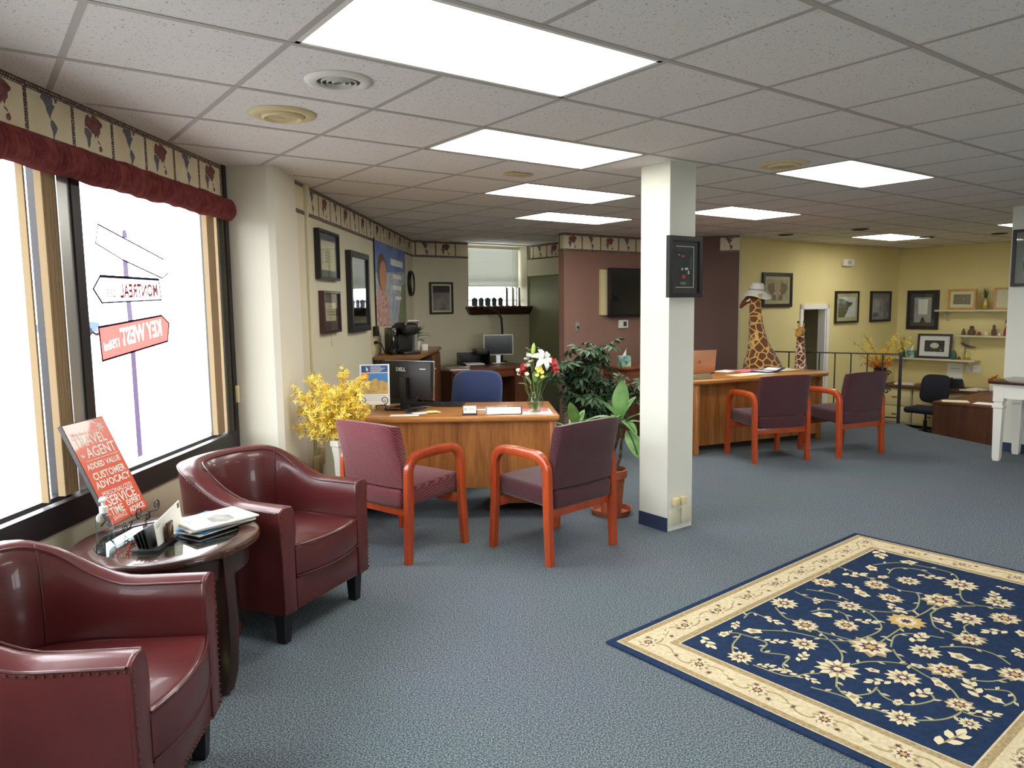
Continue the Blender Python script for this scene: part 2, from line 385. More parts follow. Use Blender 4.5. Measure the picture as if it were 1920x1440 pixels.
for d, iu, iv, cx, cy, cs in cells:
    seen = cy > .2 and abs(cx) < cy*.80+.7
    poly = cs
    for a, b in ((W0, W1), (L0, L1)):
        if (cy < 5.0) == (a is W0): poly = clip_left(poly, (a[0]-.0, a[1]-9*(b[1]-a[1])), (b[0]+0*(b[0]-a[0]), b[1]+9*(b[1]-a[1]))) if False else clip_left(poly, a, b)
    if len(poly) < 3: continue
    whole = len(poly) == 4 and all(abs(p[0]-q[0])+abs(p[1]-q[1]) < 1e-9 for p, q in zip(poly, cs))
    if seen and n_tile < 285:
        n_tile += 1
        if whole: put('ceiling_tile', tile_me, struct_ceiling, (cx, cy, CE), ANG)
        else:
            MB().prism([(p[0]-cx, p[1]-cy) for p in poly], .003, .018).build('ceiling_tile', 'tile', struct_ceiling, (cx, cy, CE), smooth=0)
    else: rest.prism(poly, CE+.003, CE+.018)
stuff(rest.build('ceiling_tile_field', 'tile', struct_ceiling, smooth=0))
def tee(p, q, dz=0):
    L = math.hypot(q[0]-p[0], q[1]-p[1])
    MB().bx(0, L, -.012, .012, 0, .02).build('ceiling_tee', 'tee', struct_ceiling, (p[0], p[1], CE+dz), ang2(p, q), smooth=0)
for k in range(-40, 50, 2):
    for along_u in (True, False):
        run = []
        for t in range(-80, 110):              # half-foot steps; broken where a light fills the cell
            u, v = (t*.5+.25, k) if along_u else (k, t*.5+.25)
            lit = any(a < u < a+4 and b < v < b+2 for a, b in LIGHTS)
            if inside(*g(u, v)) and not lit: run.append(t*.5)
            if run and (lit or not inside(*g(u, v)) or t == 109):
                a, b = run[0], run[-1]+.5
                tee(g(a, k) if along_u else g(k, a), g(b, k) if along_u else g(k, b), 0 if along_u else .0012); run = []

# light fixtures in the grid
lab = ['largest white fluorescent ceiling panel nearest the camera', 'fluorescent ceiling panel just left of the white pillar top', 'fluorescent ceiling panel, third back from the camera beside the pillar',
       'small fluorescent ceiling panel nearest the mauve wall, left of the pillar', 'fluorescent ceiling panel right of the pillar beside the round yellowed grille', 'fluorescent ceiling panel over the wooden desk with the laptop',
       'fluorescent ceiling panel nearest the yellow walls', 'fluorescent ceiling panel cut off by the right-hand pillar', 'added unseen fluorescent panel behind the patterned rug', 'added unseen fluorescent panel over the right side of the room']
for (u, v), lb in zip(LIGHTS, lab):
    c = g(u+2, v+1); t = thing('ceiling_light', lb, 'ceiling light', (c[0], c[1], CE), ANG, 'fluorescent ceiling panels')
    w, h = 2*FT-.012, FT-.012
    f = MB()
    for x0, x1, y0, y1 in ((-w, w, -h, -h+.02), (-w, w, h-.02, h), (-w, -w+.02, -h, h), (w-.02, w, -h, h)): f.bx(x0, x1, y0, y1, .001, .04)
    f.build('frame', 'white', t, smooth=0)
    MB().bx(-w+.02, w-.02, -h+.02, h-.02, .012, .02).build('diffuser', 'lamp', t, smooth=0)

# ---- walls
wa = ang2(W0, W1)
def wx(y): return (y-W0[1])/.99914               # distance along the street front
wall_left = wall('wall_left', W0, W1, 'cream', t=.16, holes=[(wx(-1.0), wx(4.70), .66, 2.20)])
struct(MB().prism([(-1.86, 5.30), (-1.80, 4.752), (-1.53, 4.722), (-1.49, 4.74), (-1.478, 4.80), (-1.505, 5.30)], 0, CE+.05).build('wall_pier', 'column', smooth=25))
wall_lr = wall('wall_left_rear', L0, L1, 'cream')
wall_back = wall('wall_back', L1, K1, 'cream', t=.30, holes=[(.90, 1.96, 1.49, 2.405)])
KE = (K1[0]+UY*1.70, K1[1]-UX*1.70)
wall_niche = wall('wall_niche', K1, KE, 'olive')
MB().bx(.06, 1.0, -.07, 0, 1.96, 2.2).build('soffit', 'cream', wall_niche, smooth=0)
wall_tv = wall('wall_mauve', MA, MB_, 'mauve', t=.10)
wall_shaded = wall('wall_mauve_shaded', MB_, MC, 'mauve_shaded', t=.10)
wall('wall_cream_return', MC, Y0, 'cream', t=.10)
door_t = (1.532, 2.183)
wall_y = wall('wall_yellow_left', Y0, YC, 'yellow', LOW, holes=[(door_t[0], door_t[1], LOW, 1.41)])
wall_yr = wall('wall_yellow_right', YC, YE, 'yellow', LOW)
wall('wall_right', YE, (9.4, 9.0), 'yellow', LOW); wall('wall_right_side', (9.4, 9.0), (9.4, -1.6), 'cream', LOW)
wall('wall_front', (9.4, -1.6), W0, 'cream', t=.16, holes=[(1.2, 4.9, .70, 2.10)])
for i, (a, b) in enumerate(((1.2, 3.02), (3.08, 4.9))):      # unseen window added behind the camera to brighten the right-hand ceiling
    w = struct(MB().bx(a, a+.04, .07, .13, .70, 2.10).bx(b-.04, b, .07, .13, .70, 2.10).bx(a, b, .07, .13, .70, .74).bx(a, b, .07, .13, 2.06, 2.10).build('window_%d' % (6+i), 'bronze', None, (9.4, -1.6, 0), PI, smooth=0))
    MB().bx(a+.04, b-.04, .098, .102, .74, 2.06).build('pane', 'pane', w, smooth=0)

# ---- wallpaper border with world maps
pm('border_paper', (224, 212, 182), .85, var=(6, (214, 200, 166)))
pm('map_maroon', (112, 62, 66), .85, var=(30, (138, 92, 84))); pm('map_grey', (112, 108, 116), .85, var=(30, (92, 92, 104)))
def key_mat():
    m = pm('greek_key', (96, 74, 74), .85); nt, b = nodes_of(m); N = nt.nodes; L = nt.links
    tc = N.new('ShaderNodeTexCoord'); br = N.new('ShaderNodeTexBrick'); mp = N.new('ShaderNodeMapping'); mp.inputs['Rotation'].default_value = (PI/2, 0, 0)
    br.inputs['Scale'].default_value = 34; br.inputs['Color1'].default_value = lin((196, 182, 160)); br.inputs['Color2'].default_value = lin((120, 98, 94)); br.inputs['Mortar'].default_value = lin((74, 56, 58)); br.inputs['Mortar Size'].default_value = .09
    br.inputs['Brick Width'].default_value = .5; br.inputs['Row Height'].default_value = .4
    L.new(tc.outputs['Object'], mp.inputs['Vector']); L.new(mp.outputs['Vector'], br.inputs['Vector']); L.new(br.outputs['Color'], b.inputs['Base Color'])
key_mat()
NAm = [(-.30,.42),(-.20,.48),(-.05,.45),(.05,.47),(.12,.40),(.10,.30),(.18,.27),(.10,.15),(.04,.05),(0,-.02),(.03,-.08),(-.03,-.06),(-.07,.02),(-.13,.08),(-.16,.2),(-.24,.3),(-.33,.34)]
SAm = [(.02,-.08),(.10,-.09),(.20,-.18),(.24,-.24),(.18,-.34),(.12,-.42),(.08,-.55),(.05,-.5),(.04,-.36),(-.02,-.22),(-.01,-.13)]
GRN = [(.15,.48),(.3,.5),(.28,.38),(.2,.33)]
EUR = [(-.36,.25),(-.3,.4),(-.2,.45),(-.1,.38),(0,.5),(.12,.46),(.25,.42),(.42,.32),(.38,.24),(.3,.2),(.3,.08),(.22,0),(.18,-.1),(.12,-.02),(.06,-.12),(0,.02),(-.08,-.02),(-.12,.06),(-.2,.08),(-.26,.12),(-.36,.12)]
AFR = [(-.38,.08),(-.26,.09),(-.14,.04),(-.08,-.06),(-.14,-.14),(-.17,-.3),(-.24,-.42),(-.28,-.38),(-.3,-.2),(-.4,-.06)]
AUS = [(.2,-.3),(.3,-.24),(.36,-.34),(.3,-.42),(.2,-.4)]; IND = [(.16,-.12),(.28,-.2),(.26,-.24),(.15,-.18)]
def flatprint(polys, s, mat, name):
    m = MB()
    for p in polys: m.flat([(x*s, z*s) for x, z in p])
    return m.mesh(name, mat, 0)
pr_am = flatprint([NAm, SAm, GRN], .17, 'map_grey', 'americas_print'); pr_eu = flatprint([EUR, AUS], .17, 'map_maroon', 'eurasia_print'); pr_af = flatprint([AFR, IND], .17, 'map_grey', 'africa_print')
def border(parent, x0, x1, pitch, first, flip=False, y=0, zt=CE, h=.222, cut0=False):
    """strip on a wall in the wall's own axes"""
    b = MB().bx(x0, x1, y-.002, y, zt-h, zt).build('wallpaper_border', 'border_paper', parent, smooth=0)
    k = MB().bx(x0, x1, y-.003, y-.002, zt-.030, zt-.002).bx(x0, x1, y-.003, y-.002, zt-h, zt-h+.028)
    x = first
    i = int(flip)
    while x < x1+pitch:
        if x0 < x-.01 and x+.01 < x1: k.bx(x-.010, x+.010, y-.003, y-.002, zt-h+.028, zt-.030)
        c = x+pitch/2
        if c-.07 > x0 and c+.07 < x1:
            if i % 2 == 0: put('americas_print', pr_am, b, (c, y-.0028, zt-h/2+.005))
            else:
                put('eurasia_print', pr_eu, b, (c, y-.0028, zt-h/2)); put('africa_print', pr_af, b, (c, y-.0029, zt-h/2))
        x += pitch; i += 1
    k.build('key_band', 'greek_key', b, smooth=0)
border(wall_left, wx(-1.4), wx(4.74), .29, wx(-1.4), True)
border(wall_lr, .12, 4.92, .32, .12+.32-.06)
border(wall_back, 0, .90, .32, .05)
border(wall_niche, .06, 1.65, .32, -.2, True)
border(wall_tv, 0, 1.6, .325, -.02, True)
bL = math.hypot(MC[0]-MB_[0], MC[1]-MB_[1])
border(wall_shaded, bL-.25, bL, .25, bL-.25)
# border on the end face of the mauve partition
we = struct(MB().bx(0, .10, 0, .004, 0, CE).build('wall_mauve_end', 'mauve', None, (MA[0]-UY*.1-.0001*UX, MA[1]+UX*.1, 0), ANG-PI/2, smooth=0))
border(we, 0, .10, .3, .02)

# ---- street-front windows, recessed in the wall
def window_front(n, y0, y1):
    t = MB(); x0, x1 = wx(y0), wx(y1)
    for a, b, c, d in ((x0, x0+.035, .70, 2.20), (x1-.035, x1, .70, 2.20), (x0, x1, .70, .735), (x0, x1, 2.165, 2.20)): t.bx(a, b, .075, .135, c, d)
    w = struct(t.build('window_%d' % n, 'bronze', None, (W0[0], W0[1], 0), wa, smooth=0))
    MB().bx(x0+.035, x1-.035, .103, .107, .735, 2.165).build('pane', 'pane', w, smooth=0)
    return w
for n, (a, b) in enumerate(((-1.0, .08), (.14, 1.63), (1.69, 3.145)), 1): window_front(n, a, b)
win = window_front(4, 3.285, 4.70)
tr = MB()
for ya, yb in ((-1.06, -1.0), (.08, .14), (1.63, 1.69), (3.225, 3.285)): tr.bx(wx(ya), wx(yb), .02, .14, .70, 2.20)
tr.bx(wx(4.70), wx(4.748), -.012, .14, .62, 2.42)
struct(tr.build('trim_1', 'bronze', None, (W0[0], W0[1], 0), wa, smooth=0))
struct(MB().bx(wx(3.145), wx(3.225), .03, .10, .70, 2.20).build('reflection_strip', 'silver', None, (W0[0], W0[1], 0), wa, smooth=0))  # silver strip standing in for the grey reflection in the glass
struct(MB().bx(wx(4.66), wx(4.70), .03, .10, .70, 2.20).build('trim_6', 'silver', None, (W0[0], W0[1], 0), wa, smooth=0))
struct(MB().bx(wx(-1.06), wx(4.70), -.02, .02, .625, .735).build('trim_2', 'bronze', None, (W0[0], W0[1], 0), wa, smooth=0))
struct(MB().bx(wx(-1.0), wx(4.70), .02, .16, .66, .70).build('trim_3', 'white', None, (W0[0], W0[1], 0), wa, smooth=0))

# painted signpost on the inside of the last pane (seen from behind, so the words run backwards)
def arrow(nm, pts, fill, lw, words=()):
    """painted board on the glass; the words are left open in the paint and filled with lighter paint"""
    n = len(pts); cu = bpy.data.curves.new('board', 'CURVE'); cu.dimensions = '2D'; cu.fill_mode = 'BOTH'
    sp = cu.splines.new('POLY'); sp.points.add(n-1); sp.use_cyclic_u = True
    for k, p in enumerate(pts): sp.points[k].co = (p[0], p[1], 0, 1)
    lets = []
    for txt, wt, ht, mt, (x, z), ry, bold in words:
        me = text_mesh(txt, .1, mt, mirror=True, bold=bold, thick=0)
        xs = [v.co.x for v in me.vertices]; zs = [v.co.z for v in me.vertices]
        me.transform(Matrix.Translation((x, 0, z)) @ Matrix.Rotation(ry, 4, 'Y') @ Matrix.Diagonal((wt/(max(xs)-min(xs)), 1, ht/(max(zs)-min(zs)), 1)) @ Matrix.Translation((-(max(xs)+min(xs))/2, 0, -(max(zs)+min(zs))/2))); lets.append(me)
        bm = bmesh.new(); bm.from_mesh(me); bmesh.ops.remove_doubles(bm, verts=bm.verts, dist=1e-6)
        left = {e for e in bm.edges if e.is_boundary}
        while left:
            e = left.pop(); v0, v = e.verts; loop = [v0.co.copy(), v.co.copy()]
            while True:
                nx = next((q for q in v.link_edges if q in left), None)
                if nx is None: break
                left.discard(nx); v = nx.other_vert(v)
                if v is v0: break
                loop.append(v.co.copy())
            if len(loop) > 2:
                q = cu.splines.new('POLY'); q.points.add(len(loop)-1); q.use_cyclic_u = True
                for k, c in enumerate(loop): q.points[k].co = (c.x, c.z, 0, 1)
        bm.free()
    ob = bpy.data.objects.new('board', cu); COL.objects.link(ob); bpy.context.view_layer.update()
    me = bpy.data.meshes.new_from_object(ob.evaluated_get(bpy.context.evaluated_depsgraph_get())); bpy.data.objects.remove(ob, do_unlink=True)
    me.transform(Matrix.Rotation(PI/2, 4, 'X')); me.materials.clear(); me.materials.append(M[fill])
    a = put(nm, me, win, (0, .099, 0))
    for l in lets: put('lettering', l, a, (0, .0006, 0))
    o = MB()
    for i in range(n):
        p, q = Vector(pts[i]), Vector(pts[(i+1) % n]); d = (q-p).normalized(); e = Vector((-d.y, d.x))*lw[i % len(lw)]/2
        p = p-d*lw[0]/2; q = q+d*lw[0]/2
        o.quad((p.x+e.x, 0, p.y+e.y), (q.x+e.x, 0, q.y+e.y), (q.x-e.x, 0, q.y-e.y), (p.x-e.x, 0, p.y-e.y))
    o.build('outline', 'paint_line', a, (0, -.0012, 0), smooth=0); return a
for za, zb, xa, xb in ((1.905, 1.886, 5.356, 5.356), (1.772, 1.690, 5.346, 5.346), (1.566, 1.468, 5.352, 5.358), (1.316, .765, 5.361, 5.363)):
    MB().flat([(xa-.022, za), (xa+.022, za), (xb+.023, zb), (xb-.023, zb)]).build('painted_pole', 'paint_pole', win, (0, .0995, 0), smooth=0)
MB().flat([(5.356+.022*math.cos(k*PI/8), 1.905+.022*math.sin(k*PI/8)) for k in range(9)]).build('painted_finial', 'paint_pole', win, (0, .0995, 0), smooth=0)
arrow('painted_arrow', [(5.131, 1.93), (5.723, 1.802), (5.767, 1.729), (5.698, 1.696), (5.318, 1.775), (5.104, 1.838)], 'paint_white', (.007, .006, .006),
      (('NEW', .15, .045, 'paint_faint', (5.545, 1.782), .21, 0), ('YORK', .20, .05, 'paint_faint', (5.31, 1.838), .21, 0)))
arrow('painted_arrow', [(5.06, 1.624), (5.121, 1.686), (5.66, 1.688), (5.673, 1.578), (5.122, 1.559)], 'paint_white', (.009, .013, .009, .007, .011),
      (('MONTREAL', .36, .070, 'paint_letter', (5.462, 1.624), -.03, .002), ('255', .075, .035, 'paint_letter', (5.206, 1.606), 0, 0)))
arrow('painted_arrow', [(5.082, 1.444), (5.665, 1.492), (5.741, 1.448), (5.712, 1.348), (5.093, 1.284)], 'paint_red', (.010, .009),
      (('KEY WEST', .40, .092, 'paint_white', (5.457, 1.408), -.10, .003), ('1758mi', .13, .045, 'paint_white', (5.18, 1.358), -.12, .002)))

# vertical blind stacks
def vertical_blind(label, ys, z0=.745):
    t = thing('vertical_blind', label, 'blind', (W0[0], W0[1], 0), wa, 'vertical blinds in the street window')
    MB().bx(wx(min(ys)-.03), wx(max(ys)+.03), .015, .06, 2.13, 2.16).build('headrail', 'white', t, smooth=0)
    me = MB().bx(-.0008, .0008, -.015, .015, z0, 2.13).mesh('vane', 'vane', 0)
    for i, y in enumerate(ys): put('vane', me, t, (wx(y), .032, 0), (0, 0, rnd.uniform(-.12, .12)))
    return t
vertical_blind('tan vertical blind vanes stacked beside the dark window mullion', [2.925, 2.935]+[3.03+.010*i for i in range(10)])
vertical_blind('tan vertical blind vanes gathered at the far end of the window', [4.50+.012*i for i in range(9)]+[4.64])

# gathered valance
def valance():
    m = MB(); y0, y1 = -1.05, 4.735; n = 1500; k = 12; rings = []
    for i in range(n+1):
        s = i/n; y = y0+(y1-y0)*s; ring = []
        for j in range(k+1):
            a = -PI/2+PI*j/k
            ph = 2*PI*(s*5.785/.031+1.6*noise.noise((s*55, a*.25, 5.5))+.10*math.sin(a))
            rr = .050+.0125*math.sin(ph)*(.75+.6*noise.noise((s*70, .2*a, 1.9)))+.010*noise.noise((s*48, a*.5, 2))
            ring.append((wx(y), -.018-rr*math.cos(a), 2.146+(.071+.012*noise.noise((s*60, a, 1.3)))*math.sin(a)))
        rings.append(ring)
    m.loft(rings, caps=False, closed=False)
    for r in (rings[0], rings[-1]): m.add(r, [tuple(range(len(r)))])
    o = m.build('window_valance', 'valance', None, (W0[0], W0[1], 0), wa, smooth=80)
    tag(o, 'gathered burgundy fabric valance along the top of the street window', 'valance')
    MB().bx(wx(y0), wx(y1)-.004, -.018, -.002, 2.085, 2.21).build('backing', 'valance', o, smooth=0)
valance()
tag(MB().rbox(wx(4.712), wx(4.738), -.032, -.012, .92, 1.03, .004).build('alarm_contact', 'ivory', None, (W0[0], W0[1], 0), wa), 'small ivory sensor box on the dark window jamb', 'sensor')

# ---- street outside
struct(MB().prism([(-70, 90), (-70, -40), (40, -40), (40, -1.85), (-2.35, -1.85), (-2.35, 90)], -.25, -.16).build('pavement', 'grey', smooth=0))
def car():
    pm('carpaint', (60, 80, 130), .3, coat=.4); pm('tyre', (30, 30, 34), .8)
    t = thing('parked_car', 'faint blue parked car far outside beyond the painted signpost', 'car', (-30.5, 51, -.16), .15)
    prof = [(-2.1,.3),(-2.15,.6),(-2.0,.8),(-1.2,.9),(-.6,1.38),(.7,1.42),(1.35,1.0),(2.1,.92),(2.2,.6),(2.15,.3)]
    MB().prism(prof, -.85, .85, T=Matrix.Rotation(PI/2, 4, 'X')).build('body', 'carpaint', t)
    for s in (-1, 1): MB().flat([(-.95,.95),(-.5,1.30),(.62,1.34),(1.1,1.0)], s*.86).build('window', 'black', t, smooth=0)
    for x in (-1.35, 1.35):
        for y in (-.78, .78):
            w = MB().lathe([(.12,-.1),(.31,-.1),(.33,-.06),(.33,.06),(.31,.1),(.12,.1)], 20, T=TR(x, y, .33, rx=PI/2)).build('wheel', 'tyre', t)
            MB().lathe([(.2,-.11),(.2,.11)], 14, T=TR(x, y, .33, rx=PI/2)).build('hubcap', 'silver', w)
car()

# ---- back window with mini blind
bw = struct(MB().bx(.90, 1.96, .24, .28, 1.49, 1.53).bx(.90, 1.96, .24, .28, 2.365, 2.405).bx(.90, .94, .24, .28, 1.49, 2.405).bx(1.92, 1.96, .24, .28, 1.49, 2.405).bx(.9, 1.96, .235, .28, 1.86, 1.92).build('window_5', 'white', None, (L1[0], L1[1], 0), ANG, smooth=0))
for z0, z1 in ((1.53, 1.86), (1.92, 2.365)): MB().bx(.94, 1.92, .258, .262, z0, z1).build('pane', 'pane', bw, smooth=0)
t = thing('mini_blind', 'white mini blind half lowered over the small back window', 'blind', (L1[0], L1[1], 0), ANG)
MB().bx(.92, 1.94, .16, .20, 2.36, 2.40).build('headrail', 'white', t, smooth=0)
sl = MB().add([(.93,.160,-.006),(1.93,.160,-.006),(1.93,.180,0),(.93,.180,0),(1.93,.200,-.004),(.93,.200,-.004)], [(0,1,2,3),(3,2,4,5)]).mesh('slat', 'blind_slat', 0)
sl2 = MB().add([(.93,.172,.014),(1.93,.172,.014),(1.93,.180,.002),(.93,.180,.002),(1.93,.188,-.014),(.93,.188,-.014)], [(0,1,2,3),(3,2,4,5)]).mesh('slat', 'blind_slat', 0)
for i in range(36): put('slat', sl2 if i < 27 else sl, t, (0, 0, 2.352-.0205*i))
MB().bx(.93, 1.93, .165, .195, 1.60, 1.615).build('bottom_rail', 'white', t, smooth=0)
for x in (1.02, 1.80): MB().tube([(x, .155, 2.36), (x, .155, 1.61)], .0022, 5).build('ladder_cord', 'white', t)
sill = MB().add([(.84,-.09,1.49),(2.02,-.09,1.49),(2.02,.0,1.49),(.84,.0,1.49),(.90,-.04,1.40),(1.97,-.04,1.40),(1.97,.0,1.40),(.90,.0,1.40)], [(0,1,2,3),(7,6,5,4),(0,4,5,1),(1,5,6,2),(2,6,7,3),(3,7,4,0)]).bx(.84, 2.02, -.10, .22, 1.49, 1.515)
struct(sill.build('trim_4', 'walnut_h', None, (L1[0], L1[1], 0), ANG, smooth=0))

# doorway in the yellow wall
d = struct(MB().bx(door_t[0]-.075, door_t[0], -.02, .01, LOW, 1.485).bx(door_t[1], door_t[1]+.075, -.02, .01, LOW, 1.485).bx(door_t[0]-.075, door_t[1]+.075, -.02, .01, 1.41, 1.485).bx(door_t[1]-.02, door_t[1], 0, .12, LOW, 1.41).bx(door_t[0], door_t[0]+.02, 0, .12, LOW, 1.41).build('door_1', 'white', None, (Y0[0], Y0[1], 0), ANG, smooth=0))
hall = MB().bx(door_t[0]-.5, door_t[1]+.6, .9, .95, LOW, 1.6).bx(door_t[0]-.55, door_t[0]-.5, .12, .95, LOW, 1.6).bx(door_t[1]+.6, door_t[1]+.65, .12, .95, LOW, 1.6).bx(door_t[0]-.55, door_t[1]+.65, .12, .95, 1.6, 1.65).bx(door_t[0]-.55, door_t[1]+.65, .12, .95, LOW-.05, LOW)
struct(hall.build('wall_passage', 'cream', None, (Y0[0], Y0[1], 0), ANG, smooth=0))

# ---- white pillars
def pillar(label, loc, n):
    p = struct(MB().bx(-.125, .125, -.125, .125, 0, CE+.03).build('pillar_%d' % n, 'pillar', None, loc, ANG, smooth=0))
    MB().bx(-.129, -.122, -.128, .128, 0, .095).build('baseboard', 'navy', p, smooth=0)
    MB().bx(-.128, .128, .122, .129, 0, .095).build('baseboard', 'navy', p, smooth=0)
    return p
# the corner nearest the camera stands at (1.024, 4.778)
pc = (1.024+.125*UX-.125*UY, 4.778+.125*UY+.125*UX)
pillar('', (pc[0], pc[1], 0), 1)
pc2 = (4.92+.125*UX+.125*UY, 7.30+.125*UY-.125*UX)
p2 = pillar('', (pc2[0], pc2[1], 0), 2)
MB().bx(-.129, .128, -.129, -.122, 0, .095).build('baseboard', 'navy', p2, smooth=0)

# ================================================================ leather barrel chairs
def u_curve(hw, yf, yb, k, n=44):
    """plan of a barrel shell: up the left side, round the back, down the right; front at -y"""
    pts = []
    cy = yb-hw*k
    for i in range(9): pts.append((-hw, yf+(cy-yf)*i/9))
    for i in range(n-17): 
        a = PI-PI*i/(n-18); pts.append((hw*math.copysign(abs(math.cos(a))**.86, math.cos(a)), cy+hw*k*abs(math.sin(a))**.86))
    for i in range(9): pts.append((hw, cy+(yf-cy)*(i+1)/9))
    return pts
def barrel_chair(label, loc, rot):
    t = thing('barrel_chair', label, 'armchair', loc, rot, 'leather barrel chairs')
    HW, YF, YB, AZ, BZ, Z0 = .325, -.35, .35, .635, .785, .15
    out = u_curve(HW, YF, YB, .95); inn = u_curve(HW-.085, YF, YB-.10, .95); n = len(out)
    def top(i):
        y = out[i][1]; s = min(1, max(0, (y-(-.12))/.40)); s = s*s*(3-2*s); return AZ+(BZ-AZ)*s
    rings = []; outer = []; inner = []
    for i in range(n):
        (ox, oy), (ix, iy) = out[i], inn[i]; h = top(i); q = Vector((ox-ix, oy-iy, 0)); L = q.length; q /= L
        P = lambda d, z: (ix+q.x*d, iy+q.y*d, z)
        lean = .035*max(0, min(1, (oy+.1)/.4))
        rings.append([P(L*.93, Z0), P(L*.97, .30), P(L+.004+lean*.5, .48), P(L+.008+lean, h-.03), P(L+.006+lean, h-.008), P(L*.80+lean, h+.004), P(L*.5+lean, h+.010), P(L*.2+lean, h+.004), P(lean-.003, h-.012), P(lean*.7-.012, h-.06), P(-.014, .52), P(0, .42), P(0, .26)])
        outer.append(P(L+.009+lean, h-.010)); inner.append(P(lean-.004, h-.004))
    m = MB(); m.loft(rings, caps=False, closed=False)
    k = len(rings[0])
    for r in (rings[0], rings[-1]): m.add(r, [tuple(range(k))])
    sh = m.build('shell', 'leather', t, smooth=55)
    MB().tube(outer, .0045, 6).build('piping', 'piping', sh); MB().tube(inner, .0035, 6).build('piping', 'piping', sh)
    for s in (-1, 1):          # upright seams on the inside back
        i = n//2+s*9; r = rings[i]
        MB().tube([Vector(p)+Vector((0, -.002, 0)) for p in r[7:12]], .0035, 6).build('seam', 'piping', sh)
    # arm fronts
    for s, r in ((-1, rings[0]), (1, rings[-1])):
        pl = [(p[0], p[2]) for p in r]+[(r[-1][0], Z0)]
        MB().prism(pl, -.004, .014, T=TR(0, YF, 0, rx=PI/2), bevel=.005).build('arm_front', 'leather', t, smooth=50)
    MB().rbox(-HW+.09, HW-.09, YF-.012, YF+.06, Z0, .298, .010).build('front_rail', 'leather', t)
    MB().bx(-HW+.05, HW-.05, YF+.03, YB-.13, Z0+.005, .29).build('seat_deck', 'black', t, smooth=0)
    # cushion with bowed front
    cp = []
    ci = [p for p in inn if p[1] > YF+.02]
    for p in ci: cp.append((p[0]*.985, p[1]*.985-.004))
    w = HW-.088
    fr = [(w*.985*(1-2*j/12), YF-.012-.040*(1-(1-2*j/12)**2)) for j in range(13)]
    poly = cp+fr
    cu = MB().prism(poly, .302, .455, bevel=.020, seg=3); cu.v = [Vector((v.x, v.y, v.z+(.018*(1-min(1, (v.x/.24)**2+((v.y+.05)/.33)**2)) if v.z > .40 else 0))) for v in cu.v]
    c = cu.build('seat_cushion', 'leather', t, smooth=50)
    MB().tube([(x, y-.001, .450) for x, y in fr], .004, 6).build('piping', 'piping', c); MB().tube([(x, y-.001, .308) for x, y in fr], .0035, 6).build('piping', 'piping', c)
    # nailheads
    nl = MB(); me = []
    for a, b in zip(outer, outer[1:]):
        a, b = Vector(a), Vector(b); q = max(1, int((b-a).length/.020))
        me += [a+(b-a)*j/q+Vector((0, 0, -.012)) for j in range(q)]
    for s in (-1, 1):
        me += [Vector((s*(HW-.004), YF-.0145, z/1000)) for z in range(170, 630, 21)]
    me += [Vector((-HW+.01+.0206*j, YF-.0145 if abs(-HW+.01+.0206*j) > HW-.09 else YF-.013, Z0+.015)) for j in range(32)]
    for p in me: nl.ball(p, .0040, 6, 4)
    stuff(nl.build('nailhead_trim', 'nail', t))
    for sx in (-1, 1):
        for y in (YF+.045, YB-.11):
            g0, g1 = .030, .021
            MB().loft([[(sx*.27-s*w0, y-w0*q, z) for s, q in ((-1,-1),(1,-1),(1,1),(-1,1))] for w0, z in ((g1, 0), (g0, Z0+.01))]).build('leg', 'black', t, smooth=0)
    return t
n1 = (.917, -.40)
barrel_chair('burgundy leather barrel chair beyond the round table, full seat showing', (-1.229, 3.589, 0), math.atan2(.917, .40))
barrel_chair('burgundy leather barrel chair in the near corner, cut off by the picture edge', (-1.36, 2.065, 0), math.atan2(.996, -.084))

# ================================================================ round side table and what lies on it
TX, TY, TZ = -1.395, 2.885, .61; TRR = .350
t = thing('side_table', 'round dark wood side table with a glass inset between the leather chairs', 'table', (TX, TY, 0), .35)
MB().lathe([(.262, TZ-.006), (.262, TZ-.028), (TRR-.012, TZ-.032), (TRR-.002, TZ-.024), (TRR, TZ-.014), (TRR-.006, TZ-.003), (TRR-.014, TZ), (.268, TZ), (.262, TZ-.006)], 64, caps=False).build('top', 'walnut_h', t)
MB().lathe([(0, TZ-.011), (.261, TZ-.011), (.261, TZ-.004), (0, TZ-.004)], 48, caps=False).build('glass_inset', 'table_glass', t)
MB().lathe([(.300, TZ-.030), (.300, TZ-.125), (.285, TZ-.125), (.285, TZ-.030)], 48, caps=False).build('apron', 'walnut_v', t)
for k in range(4):
    a = PI/4+k*PI/2; prof = [(.275, .60), (.315, .60), (.322, .50), (.330, .36), (.330, .22), (.318, .10), (.290, .015), (.255, 0), (.225, .0), (.245, .10), (.262, .22), (.268, .36), (.268, .50)]
    MB().prism(prof, -.024, .024, T=Matrix.Rotation(a, 4, 'Z') @ Matrix.Rotation(PI/2, 4, 'X'), bevel=.004).build('leg', 'walnut_v', t)
MB().lathe([(0, .17), (.255, .17), (.255, .19), (0, .19)], 40, caps=False).build('shelf', 'walnut_h', t)

